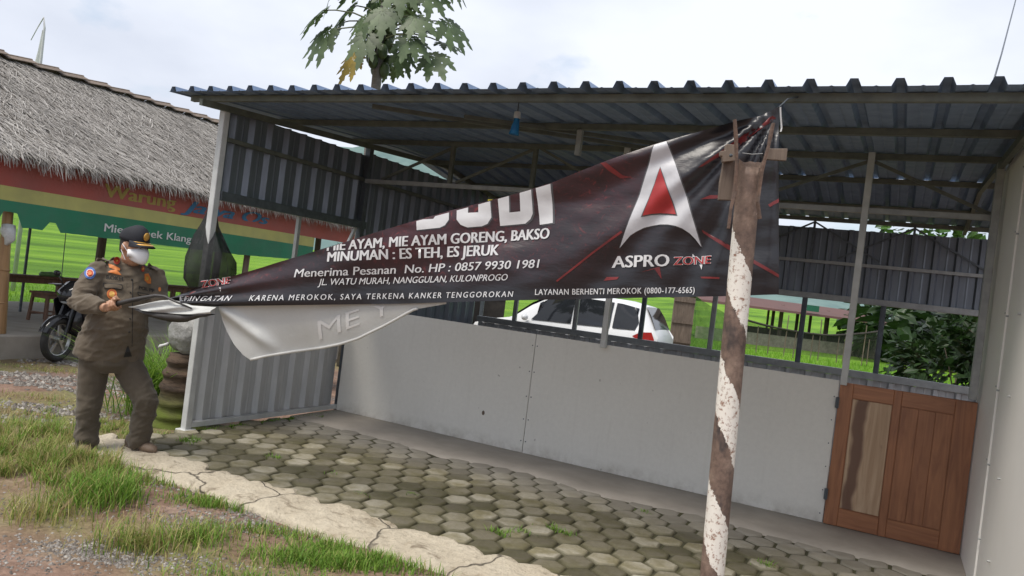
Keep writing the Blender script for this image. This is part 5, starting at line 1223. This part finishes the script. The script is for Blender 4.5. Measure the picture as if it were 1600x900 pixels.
# ================================================================ motorcycle by the food hall
def make_bike(loc, rz):
    t = thing('motorcycle', 'black motorcycle with white stripes parked behind the officer', 'motorcycle', loc, rz)
    blk = pmat('glossy_black_plastic', (.018, .018, .02), (.012, .012, .014), 5, .14); rub = pmat('tyre_rubber', (.022, .022, .022), (.035, .033, .03), 20, .8); chr_ = pmat('brushed_alloy', (.5, .5, .5), (.36, .36, .36), 9, .3, .8)
    stp = pmat('white_stripe_paint', (.66, .67, .68), None, 5, .2); seatm = pmat('black_seat_vinyl', (.02, .02, .02), (.03, .03, .03), 12, .5)
    for wx in (.62, -.60):
        m_ = MB(); R0 = .235
        rows = []
        for i in range(36):
            a = 2*math.pi*i/36; rows.append([(wx + math.cos(a)*(R0 + .045*math.cos(b_)), .043*math.sin(b_), .28 + math.sin(a)*(R0 + .045*math.cos(b_))) for b_ in [2*math.pi*k/10 for k in range(10)]])
        rows.append(rows[0]); m_.grid(rows, closed=True); wh = obj('wheel', m_, rub, t, True, smooth='all')
        m_ = MB()
        rows = [[(wx + math.cos(a)*r, y, .28 + math.sin(a)*r) for r, y in ((.205, -.025), (.19, -.02), (.19, .02), (.205, .025))] for a in [2*math.pi*k/32 for k in range(33)]]; m_.grid(rows)
        for k in range(5):
            a = 2*math.pi*k/5 + .3; m_.bar((wx, 0, .28), (wx + math.cos(a)*.19, 0, .28 + math.sin(a)*.19), .03, .022, (0, 1, 0))
        m_.tube([(wx, -.05, .28), (wx, .05, .28)], .045, 12); obj('rim', m_, chr_, wh, True, smooth=True)
        m_ = MB(); m_.tube([(wx, -.032, .28), (wx, -.036, .28)], [.10, .10], 24); obj('brake_disc', m_, chr_, wh, True)
    for s in (-1, 1):
        m_ = MB(); m_.tube([(.62, s*.075, .28), (.55, s*.075, .55), (.44, s*.07, .86)], [.022, .024, .02], 10); obj('fork', m_, blk, t, True, smooth=True)
    m_ = MB(); m_.grid([[(.62 + math.cos(a)*r, y, .28 + math.sin(a)*r) for y, r in ((-.065, .28), (-.05, .305), (0, .315), (.05, .305), (.065, .28))] for a in [R_(d) for d in range(20, 161, 10)]]); obj('front_fender', m_, blk, t, True, smooth='all', fixn=False)
    m_ = MB(); m_.tube([(.58, 0, .74), (.52, 0, .82), (.40, 0, .90), (.26, 0, .92)], [(.07, .06), (.17, .12), (.19, .13), (.10, .07)], 16, side=Vector((0, 1, 0))); obj('fairing_nose', m_, blk, t, True, smooth='all')
    m_ = MB(); m_.ball((.575, 0, .77), (.03, .085, .045), 14, 8); obj('headlight', m_, pmat('clear_lamp_glass', (.45, .48, .50), None, 6, .06), t, True, smooth='all')
    m_ = MB(); m_.tube([(.46, 0, .60), (.30, 0, .55), (.05, 0, .50), (-.2, 0, .52)], [(.14, .22), (.19, .27), (.17, .22), (.12, .14)], 18, side=Vector((0, 1, 0))); fa = obj('fairing', m_, blk, t, True, smooth='all')
    for s in (-1, 1):
        m_ = MB(); m_.prism([(x, s*.19, z) for x, z in ((.54, .76), (.36, .84), (.04, .64), (-.08, .38), (.20, .30), (.44, .50))], (0, s*.018, 0)); sp_ = obj('side_panel', m_, blk, t, True, bevel=.008)
        for x0, z0, x1, z1 in ((.45, .74, .12, .40), (.33, .77, .0, .46)):
            m_ = MB(); m_.prism([(x0, s*.2085, z0), (x0 + .05, s*.2085, z0 + .01), (x1 + .03, s*.2085, z1), (x1, s*.2085, z1 + .01)], (0, s*.003, 0)); obj('stripe', m_, stp, sp_, True)
    m_ = MB(); m_.tube([(.25, 0, .80), (.05, 0, .84), (-.12, 0, .78)], [(.10, .08), (.14, .11), (.10, .06)], 14, side=Vector((0, 1, 0))); obj('tank', m_, blk, t, True, smooth='all')
    m_ = MB(); m_.tube([(-.08, 0, .77), (-.3, 0, .76), (-.55, 0, .84), (-.82, 0, .87)], [(.11, .05), (.14, .05), (.13, .05), (.07, .03)], 14, side=Vector((0, 1, 0))); obj('seat', m_, seatm, t, True, smooth='all')
    m_ = MB(); m_.tube([(-.35, 0, .66), (-.6, 0, .74), (-.92, 0, .86)], [(.10, .08), (.11, .09), (.05, .03)], 14, side=Vector((0, 1, 0))); obj('tail_cowl', m_, blk, t, True, smooth='all')
    m_ = MB(); m_.box((-.25, -.14, .24), (.2, .14, .46)); obj('engine', m_, chr_, t, True, bevel=.03)
    m_ = MB(); m_.tube([(.1, -.16, .25), (-.3, -.18, .25), (-.8, -.2, .38)], [.02, .03, .05], 10); obj('exhaust', m_, blk, t, True, smooth='all')
    m_ = MB(); m_.tube([(.36, -.34, .93), (.40, -.2, .95), (.43, 0, .92), (.40, .2, .95), (.36, .34, .93)], .013, 8); hb = obj('handlebar', m_, seatm, t, True, smooth='all')
    for s in (-1, 1):
        m_ = MB(); m_.tube([(.41, s*.19, .95), (.44, s*.24, 1.06)], .006, 6); m_.ball((.44, s*.27, 1.09), (.015, .055, .035), 12, 7); obj('mirror', m_, blk, hb, True, smooth='all')
        m_ = MB(); m_.tube([(.40, s*.22, .955), (.46, s*.3, .95), (.45, s*.36, .94)], .006, 6); obj('lever', m_, chr_, hb, True)
    m_ = MB(); m_.bar((-.05, .12, .3), (-.12, .25, -.0), .015); obj('side_stand', m_, chr_, t, True)
    return t
hdir = (-FWD*.985 - RIGHT*.14); bk = at(93, 513, 9.55)
bl_ = Vector((bk.x, bk.y, 0)) - Vector((hdir.x, hdir.y, 0)).normalized()*.62
make_bike((bl_.x, bl_.y, -.115), math.atan2(hdir.y, hdir.x))

# ================================================================ the officer
from mathutils.bvhtree import BVHTree
off_c = at(172, 715, 5.5); off_c.z = -.08
man = thing('person', 'man in olive brown uniform, dark cap and white mask gripping the banner end', 'person', tuple(off_c))
A38 = R_(37); D = -FWD*math.cos(A38) + RIGHT*math.sin(A38); LT = RIGHT*math.cos(A38) + FWD*math.sin(A38)      # chest direction, his left
def hash_mat(name, a, b_c, rough=.85):
    m, nt, b = new_mat(name); v = coords(nt)
    f = noise_tex(nt, v, 5, 5, .6); col = ramp(nt, f, [(.3, b_c), (.7, a)]); nt.links.new(col, b.inputs['Base Color'])
    b.inputs['Roughness'].default_value = rough; b.inputs['Specular IOR Level'].default_value = .25; b.inputs['Sheen Weight'].default_value = .15
    bump(nt, b, noise_tex(nt, v, 260, 2), .15, .001); bump(nt, b, noise_tex(nt, coords(nt, (1, 1, .6)), 13, 4, .6, 1.0), .5, .012); return m
olive = hash_mat('olive_brown_uniform', (.135, .108, .078), (.105, .084, .060)); olive_d = hash_mat('olive_trousers', (.105, .086, .063), (.08, .064, .047))
skin = pmat('brown_skin', (.46, .26, .165), (.38, .205, .125), 9, .5, 0, .15, 60, .002); skin.node_tree.nodes['Principled BSDF'].inputs['Subsurface Weight'].default_value = .08
skin.node_tree.nodes['Principled BSDF'].inputs['Subsurface Radius'].default_value = (.01, .004, .002)
navy = pmat('dark_navy_cap_cloth', (.016, .018, .026), (.010, .011, .016), 14, .8, 0, .2, 120, .002)
HA = R_(26 + 46); HP = R_(-7)
hf = (-FWD*math.cos(HA) + RIGHT*math.sin(HA)); hs = RIGHT*math.cos(HA) + FWD*math.sin(HA)           # face direction, his left
hz_ = (UP*math.cos(HP) - hf*math.sin(HP)*-1) if False else (UP*math.cos(HP) + hf*math.sin(-HP)).normalized(); hf = (hf*math.cos(HP) + UP*math.sin(HP)).normalized()
HC = at(209, 386, 5.44)
def H(f_, s_, z_): return HC + hf*f_ + hs*s_ + hz_*z_
HEAD = [(-.122, .052, .022, .022), (-.112, .045, .045, .040), (-.092, .034, .064, .053), (-.06, .018, .082, .064), (-.02, .004, .094, .071), (.03, -.004, .101, .077), (.07, -.008, .098, .076), (.10, -.010, .078, .062), (.118, -.012, .038, .032)]
body = MB()
body.tube([H(c, 0, z) for z, c, d, w_ in HEAD], [(d*1.02, w_) for z, c, d, w_ in HEAD], 22, side=hf)
body.tube([H(.085, 0, .028), H(.102, 0, .0), H(.112, 0, -.022), H(.100, 0, -.034)], [(.010, .010), (.013, .013), (.016, .017), (.010, .012)], 10)      # nose
body.ball(H(.082, 0, .035), (.03, .05, .012), 12, 7, rot=Matrix((hf, hs, hz_)).transposed().to_3x3())                                                     # brow
for s in (-1, 1):
    body.ball(H(-.012, s*.080, -.008), (.020, .010, .032), 10, 8, rot=Matrix((hf, hs, hz_)).transposed().to_3x3())                                          # ear
    body.ball(H(.055, s*.045, -.03), (.03, .026, .024), 10, 7, rot=Matrix((hf, hs, hz_)).transposed().to_3x3())
body.ball(H(.092, 0, -.066), (.012, .025, .010), 10, 7, rot=Matrix((hf, hs, hz_)).transposed().to_3x3())
NK = at(199, 416, 5.50)
body.tube([NK + Vector((0, 0, -.08)), NK, H(-.01, 0, -.08), H(-.005, 0, -.03)], [.085, .062, .060, .055], 16)
body.tube([at(176, 545, 5.5), at(185, 500, 5.48), at(195, 450, 5.48), at(198, 422, 5.49)], [(.15, .11), (.15, .12), (.15, .10), (.12, .07)], 16, side=LT)
SR, ER, WR = at(152, 424, 5.36), at(122, 470, 5.20), at(166, 481, 5.10)
SLs, EL, WL = at(242, 432, 5.62), at(250, 484, 5.52), at(286, 478, 5.36)
body.tube([SR, SR.lerp(ER, .5), ER, ER.lerp(WR, .45), WR], [.055, .05, .042, .042, .029], 12)
body.tube([SLs, SLs.lerp(EL, .5), EL, EL.lerp(WL, .45), WL], [.055, .05, .042, .042, .029], 12)
HRp, KR, AR = at(148, 566, 5.44), at(138, 638, 5.43), at(134, 706, 5.44)
HLp, KL, AL = at(198, 566, 5.54), at(229, 630, 5.51), at(214, 699, 5.57)
body.tube([HRp, KR, AR], [.085, .06, .042], 12); body.tube([HLp, KL, AL], [.085, .06, .042], 12)
def fist(wrist, grip, axis, e2, s=1):
    """hand closed round a roll: grip = point on the roll under the middle finger, axis along the roll, e2 = up, e1 = outer side"""
    axis = axis.normalized(); e1 = axis.cross(e2).normalized() * s; e2 = (e2 - axis*e2.dot(axis)).normalized()
    pc = grip - e1*.034 + e2*.006
    body.tube([wrist, wrist.lerp(pc - axis*.05, .7), pc - axis*.035, pc - axis*.005, pc + axis*.030], [(.027, .024), (.032, .022), (.042, .020), (.044, .018), (.034, .014)], 14, side=e2)
    for i, (ln, r) in enumerate(((.92, .0085), (1.0, .0095), (1.04, .0098), (1.0, .0095))):        # little finger nearest the wrist ... forefinger
        c = grip + axis*(-.036 + .0235*i); R0 = .0295*ln
        pts = [c + (e1*math.cos(R_(g))*R0*k + e2*math.sin(R_(g))*R0*k) for g, k in ((150, 1.15), (112, 1.22), (70, 1.1), (25, 1.05), (-15, 1.12), (-55, 1.0), (-95, .95), (-125, .9))]
        body.tube(pts, [r*1.05, r*1.12, r, r*.98, r*1.02, r*.92, r*.88, r*.7], 9)
    c = grip + axis*.035; body.tube([pc - axis*.02 + e2*.03, pc + axis*.015 + e2*.045 + e1*.012, c + e2*.036 + e1*.028, c + axis*.022 + e2*.022 + e1*.040], [.017, .0135, .0115, .009], 10)
rollA, rollB = bpnt(194, 477, .10), bpnt(214, 471.5, .09)
fist(WR, rollA, rollB - rollA, UP, 1)
gl = bpnt(306, 472, -.09); fist(WL, gl, bdir, UP, 1)
bme = remeshed(body, .0052, 3, .5); bme.materials.append(skin); body_o = link('body', bme, man)
# eyes
for s in (-1, 1):
    m_ = MB(); m_.ball(H(.082, s*.032, .006), .0125, 12, 8); e_o = obj('eye', m_, pmat('eye_white', (.62, .6, .56), None, 3, .2), man, smooth='all')
    m_ = MB(); m_.ball(H(.0905, s*.033, .0045), .0065, 10, 6); obj('iris', m_, pmat('dark_iris', (.02, .012, .008), None, 3, .1), e_o, smooth='all')
    m_ = MB(); m_.tube([H(.088, s*.014, .026), H(.092, s*.032, .030), H(.080, s*.054, .024)], [.004, .005, .003], 7); obj('eyebrow', m_, navy, man, smooth='all')
hr = MB(); hr.tube([H(-.040, 0, -.055), H(-.030, 0, -.02), H(-.022, 0, .03), H(-.012, 0, .06)], [(.060, .058), (.075, .068), (.084, .0775), (.088, .079)], 22, side=hf); obj('hair', hr, pmat('short_black_hair', (.012, .011, .010), (.02, .018, .016), 60, .7, 0, .6, 300, .003), man, smooth='all')
# cap: crown, band, brim, badge, braid
cp = MB(); cp.tube([H(-.010, 0, .038), H(-.008, 0, .062), H(-.006, 0, .098), H(-.008, 0, .128), H(-.014, 0, .146), H(-.018, 0, .153)], [(.110, .085), (.111, .0865), (.102, .081), (.080, .065), (.045, .039), (.012, .012)], 26, side=hf); cap_o = obj('cap', cp, navy, man, smooth='all')
br = MB(); rws = []
for i in range(19):
    a = R_(-72 + 8*i); r0 = Vector((.108*math.cos(a), .086*math.sin(a))); ext = .064*max(0, math.cos(a*1.22))**.7
    rws.append([H(-.006 + r0.x + ext*t*math.cos(a*.55), r0.y + ext*t*.35*math.sin(a), .050 - .012*t*t - .050*t*abs(math.sin(a))**2*.6 - .004*t + k) for t, k in ((0, 0), (.5, 0), (1, 0), (1, -.004), (.5, -.004), (0, -.004))])
br.grid(rws, closed=True); brim = obj('brim', br, navy, cap_o, smooth='all')
gold = pmat('gold_embroidery', (.62, .36, .08), (.45, .24, .04), 40, .45, .2, .4, 90, .003); orange = pmat('orange_embroidery', (.60, .19, .03), (.45, .12, .02), 50, .6, 0, .3, 90, .002)
for t0, t1, a0, a1 in ((.08, .34, -58, 46), (.52, .86, -50, 40)):
    m_ = MB(); rws = []
    for i in range(13):
        q = i/12; a = R_(a0 + (a1-a0)*q); r0 = Vector((.108*math.cos(a), .086*math.sin(a))); ext = .064*max(0, math.cos(a*1.22))**.7; w_ = math.sin(math.pi*q)**.6
        tm = (t0+t1)/2; rws.append([H(-.006 + r0.x + ext*t*math.cos(a*.55), r0.y + ext*t*.35*math.sin(a), .050 - .012*t*t - .050*t*abs(math.sin(a))**2*.6 - .004*t + .003) for t in (tm - (tm-t0)*w_, tm, tm + (t1-tm)*w_)])
    m_.grid(rws); obj('braid', m_, gold, cap_o, smooth='all', fixn=False)
m_ = MB(); m_.ball(H(.103, -.012, .094), (.008, .026, .030), 12, 8, rot=Matrix((hf, hs, hz_)).transposed().to_3x3()); obj('cap_badge', m_, gold, cap_o, smooth='all')
# mask with ear loops
mk = MB(); rws = []
for i in range(21):
    a = R_(-78 + 7.8*i); q = math.cos(a)
    row = []
    for z, c, d, w_ in ((.006, -.002, .099, .0745), (-.018, .004, .111, .079), (-.045, .008, .110, .079), (-.07, .016, .102, .072), (-.095, .024, .086, .064), (-.106, .034, .062, .047)):
        zz2 = z - .030*(1-q)*(1 if z > -.05 else -.6) + (.010*q**4 if z > -.01 else 0)
        row.append(H(c + d*math.cos(a)*(1 + .05*q**6) + .006, w_*math.sin(a)*1.04, zz2))
    rws.append(row)
mk.grid(rws); mask = obj('face_mask', mk, pmat('white_mask_fabric', (.86, .87, .88), (.82, .83, .84), 6, .8, 0, .15, 50, .002), man, smooth='all', fixn=False)
md = mask.modifiers.new('t', 'SOLIDIFY'); md.thickness = .002
for s in (-1, 1):
    for z0, z1 in ((-.030, .012), (-.092, -.030)):
        m_ = MB(); m_.tube([H(.022, s*.074, z0), H(.004, s*.086, (z0+z1)/2 + .004), H(-.016, s*.090, z1)], .0026, 6); obj('ear_loop', m_, mask.data.materials[0], mask)
# jacket
def wrinkle(me, amp, sc, zstretch=1.6):
    me.update(); no = [v.normal.copy() for v in me.vertices]
    for v, n_ in zip(me.vertices, no):
        p = v.co; d = noise.noise(Vector((p.x*sc, p.y*sc, p.z*sc*zstretch))) + .5*noise.noise(Vector((p.x*sc*2.2, p.y*sc*2.2, p.z*sc*3.6)) + Vector((5, 1, 2)))
        v.co = p + n_*amp*d
def crease(me, amp, sc):
    me.update(); no = [v.normal.copy() for v in me.vertices]
    for v, n_ in zip(me.vertices, no):
        p = v.co; w_ = noise.noise(p*3.1 + Vector((3, 3, 3)))
        q = Vector(((p.x + p.z*.7)*sc*.55, (p.y - p.z*.4)*sc*.55, (p.z - p.x*.6)*sc*1.5)); r = abs(noise.noise(q)) ; r2 = abs(noise.noise(q*2.1 + Vector((7, 0, 1))))
        v.co = p + n_*amp*(.9*max(0, .22 - r)/.22 + .5*max(0, .2 - r2)/.2 - .35)*max(0, min(1, .55 + w_*1.4))
jk = MB()
jk.tube([at(171, 556, 5.49), at(173, 545, 5.48), at(181, 515, 5.46), at(186, 495, 5.455), at(192, 465, 5.46), at(196, 443, 5.47), at(197, 428, 5.48), at(197.5, 415, 5.49), at(198.5, 407, 5.495)],
        [(.234, .162), (.228, .162), (.202, .168), (.192, .170), (.186, .150), (.19, .128), (.188, .108), (.146, .084), (.084, .074)], 30, side=LT)
jk.tube([SR + LT*.05 + UP*.015, SR, SR.lerp(ER, .3), SR.lerp(ER, .7), ER + Vector((0, 0, -.012)), ER.lerp(WR, .25) + Vector((0, 0, -.01)), ER.lerp(WR, .6), WR.lerp(ER, .10)], [.073, .077, .075, .073, .069, .067, .059, .048], 18)
jk.tube([SLs - LT*.05 + UP*.01, SLs, SLs.lerp(EL, .35), EL, EL.lerp(WL, .5), WL.lerp(EL, .12)], [.074, .078, .076, .073, .062, .049], 18)
jme = remeshed(jk, .0085, 4, .5); wrinkle(jme, .011, 9); crease(jme, .011, 7.5); jme.materials.append(olive); jack = link('jacket', jme, man)
jb = BVHTree.FromPolygons([v.co + wloc(man) for v in jme.vertices], [tuple(p.vertices) for p in jme.polygons])
# trousers
tr = MB()
tr.tube([at(176, 528, 5.49), at(174, 550, 5.49), at(172, 568, 5.49), at(171, 580, 5.49)], [(.175, .14), (.195, .155), (.20, .155), (.15, .12)], 26, side=LT)
tr.tube([at(150, 560, 5.45), HRp, HRp.lerp(KR, .5), KR, KR.lerp(AR, .5), AR.lerp(KR, .06), AR + Vector((0, 0, .02))], [.10, .104, .092, .082, .076, .074, .072], 20)
tr.tube([at(196, 560, 5.53), HLp, HLp.lerp(KL, .5) + D*.01, KL, KL.lerp(AL, .45) + Vector((0, 0, 0)), AL.lerp(KL, .12), AL + Vector((0, 0, .03))], [.10, .107, .097, .086, .079, .076, .075], 20)
tme = remeshed(tr, .0085, 4, .5); wrinkle(tme, .008, 8, .9); crease(tme, .010, 6.5)
for v in tme.vertices:                       # stacked folds above the hems
    wz = (v.co + wloc(man)).z
    if wz < .30: v.co += v.normal * .006*math.sin(wz*42 + 7*noise.noise(v.co*5)) * (1 - wz/.30)
tme.materials.append(olive_d); obj_t = link('trousers', tme, man)
# shoes
shoe = pmat('worn_brown_leather', (.21, .145, .10), (.13, .09, .062), 12, .6, 0, .3, 40, .003)
for heel, toe in ((at(137, 716, 5.52), at(126, 722, 5.30)), (at(204, 702, 5.62), at(256, 708, 5.46))):
    zb = max(ground_z(heel.x, heel.y), ground_z(toe.x, toe.y)); zb = max(zb, .0) if toe.y > 3.5 and toe.x > -5.25 else zb + .005
    heel.z = zb + .04; toe.z = zb + .03; ax = (toe-heel).normalized(); sd_ = ax.cross(UP).normalized(); ln = .27
    toe = heel + ax*ln*.86; m_ = MB()
    m_.tube([heel - ax*.045, heel - ax*.03, heel + ax*.05, heel.lerp(toe, .5), heel.lerp(toe, .75) - UP*.004, toe - UP*.006, toe + ax*.035 - UP*.012], [(.02, .03), (.036, .055), (.040, .066), (.045, .052), (.048, .040), (.042, .032), (.012, .012)], 16, side=sd_)
    so = obj('shoe', m_, shoe, man, smooth='all')
    m_ = MB(); m_.prism([p for p in [heel + ax*(-.055 + .33*i/10) + sd_*(.040 + .010*math.sin(i/10*3.1) - (.03 if i in (0, 10) else 0)) for i in range(11)] + [heel + ax*(-.055 + .33*i/10) - sd_*(.040 + .010*math.sin(i/10*3.1) - (.03 if i in (0, 10) else 0)) for i in range(10, -1, -1)]], (0, 0, .018))
    for v in m_.v: v.z += zb - heel.z
    obj('sole', m_, M['oldwood'], so)
# ---- what is sewn on the jacket: found where the cloth really is
def cloth(px, py, o=.004):
    d = ray(px, py).normalized(); loc, nrm, idx, dist = jb.ray_cast(CAM, d)
    if loc is None: loc = at(px, py, 5.35); nrm = -d
    return loc - d*o
def sewn(name, poly, m, o=.005, parent=None):
    vs_, fs = flat2d([poly], 3.0); mb_ = MB(); mb_.add([cloth(x, y, o) for x, y in vs_], fs); return obj(name, mb_, m, parent or jack, fixn=False, smooth='all')
def ell(cx, cy, rx, ry, n=20): return ([(cx + rx*math.cos(2*math.pi*i/n), cy + ry*math.sin(2*math.pi*i/n)) for i in range(n)], [tuple(range(n))])
blu = pmat('blue_embroidery', (.06, .14, .42), None, 60, .7); wht = pmat('white_embroidery', (.62, .6, .62), None, 60, .7); redE = pmat('red_embroidery', (.50, .06, .03), None, 60, .7); blkE = pmat('black_embroidery', (.02, .02, .02), None, 60, .8)
p_ = sewn('sleeve_patch', ell(140.5, 426.5, 9, 9.5), blu, .006); sewn('ring', ell(140.5, 426.5, 6.2, 6.4), wht, .0075, p_); sewn('ring', ell(140.5, 426.5, 5.2, 5.4), redE, .009, p_); sewn('ring', ell(140.5, 426.5, 3, 3.2), orange, .0105, p_)
p_ = sewn('round_badge', ell(174.8, 459.3, 8, 8.2), orange, .006); sewn('ring', ell(174.8, 459.3, 5.8, 6), redE, .0075, p_); sewn('ring', ell(174.8, 459.3, 4.6, 4.8), gold, .009, p_)
sewn('winged_badge', pg((169, 412), (174, 413), (188, 419), (187, 423), (179, 421), (171, 418)), orange, .006); sewn('winged_badge', pg((168, 425), (173, 422), (182, 421), (186, 425), (190, 430), (184, 429), (176, 427)), orange, .006)
p_ = sewn('shield_badge', pg((226, 428), (232, 427), (236, 436), (236, 443), (231, 443), (226, 438)), orange, .006); sewn('ring', ell(230, 435, 2.4, 3.4), gold, .0075, p_)
sewn('sleeve_badge', ell(249.5, 452, 2.2, 3.5), orange, .006)
for tx, a in (('ROKH', (166, 435.5, 192, 438.5, 5.6)), ('POL PP', (217, 451.5, 241, 456.5, 4.8))):
    mb_ = MB()
    for k, (v_, f_) in enumerate(line_polys(tx, *a, bold=.03)):
        vs_, fs = flat2d([(v_, f_)], 4); mb_.add([cloth(x, y, .005 + .0005*k) for x, y in vs_], fs)
    obj('name_tag', mb_, blkE, jack, fixn=False)
for poly in (((162, 442), (191, 445), (191.5, 450), (189, 452), (178, 450), (164, 450), (162, 447)), ((215.5, 456.5), (233, 460.5), (232.5, 465), (224, 464), (216, 460.5))):
    pf = sewn('pocket_flap', pg(*poly), olive, .012); pts = [cloth(x, y, .013) for x, y in poly]; m_ = MB(); m_.tube(pts + [pts[0]], .0028, 5); obj('seam', m_, blkE, pf)
for px, py in ((204, 457), (203.5, 498), (202, 519), (206, 437)):
    m_ = MB(); m_.ball(cloth(px, py, .003), .006, 8, 6); obj('button', m_, blkE, jack, smooth='all')
m_ = MB(); m_.tube([cloth(207.5 - .06*i, 436 + 6.2*i, .001) for i in range(18)], .0026, 6); obj('placket_seam', m_, blkE, jack, smooth='all')
sewn('hem_slit', pg((199, 541), (201, 541), (206, 557), (193, 558.5)), blkE, .004)
# collar and shoulder straps
col_ = MB(); rws = []
for i in range(25):
    a = R_(-152 + 304*i/24); dr = LT*math.sin(a) - D*math.cos(a); op = abs(a)/R_(152); c0_ = NK + Vector((0, 0, -.012))
    rws.append([c0_ + dr*Vector((.074, .070, 0)).x + Vector((0, 0, .046 - .030*op**3)), c0_ + dr*.092 + Vector((0, 0, .036 - .034*op**3)), c0_ + dr*(.112 + .020*op**4) + Vector((0, 0, -.022 - .040*op**5))])
col_.grid(rws); cl_o = obj('collar', col_, olive, jack, smooth='all', fixn=False); md = cl_o.modifiers.new('t', 'SOLIDIFY'); md.thickness = .005
cb = BVHTree.FromPolygons([v.co + wloc(cl_o) for v in cl_o.data.vertices], [tuple(p.vertices) for p in cl_o.data.polygons])
for cx, cy, rx, ry in ((182.5, 407, 5.2, 6), (223.5, 420, 2.8, 4.6)):
    m_ = MB(); n_ = 12; ps = []
    for x, y in [(cx, cy)] + [(cx + rx*math.cos(2*math.pi*i/n_), cy + ry*math.sin(2*math.pi*i/n_)) for i in range(n_)]:
        d = ray(x, y).normalized(); h1 = cb.ray_cast(CAM, d); h2 = jb.ray_cast(CAM, d); ds = [h[3] for h in (h1, h2) if h[0] is not None]; ps.append(CAM + d*((min(ds) if ds else 6.0) - .009))
    m_.add(ps, [(0, 1+i, 1+(i+1) % n_) for i in range(n_)]); t_o = obj('collar_tab', m_, redE, cl_o, fixn=False)
    m_ = MB(); m_.ball(ps[0] - ray(cx, cy).normalized()*.003, .009, 8, 6); obj('pin', m_, gold, t_o, smooth='all')
for a, b_ in (((149, 408), (184, 402)), ((230, 415), (245, 424))):
    pts = []
    for i in range(9):
        x, y = a[0] + (b_[0]-a[0])*i/8, a[1] + (b_[1]-a[1])*i/8
        hit = None
        for k in range(14):
            d = ray(x, y + k).normalized(); loc, *_r = jb.ray_cast(CAM, d)
            if loc is not None: hit = loc; break
        if hit is not None: pts.append(hit + Vector((0, 0, .006)) + FWD*.012)
    if len(pts) > 3:
        m_ = MB(); m_.tube(pts, [(.028, .006)]*len(pts), 8, side=FWD); obj('shoulder_strap', m_, olive, jack, smooth='all')
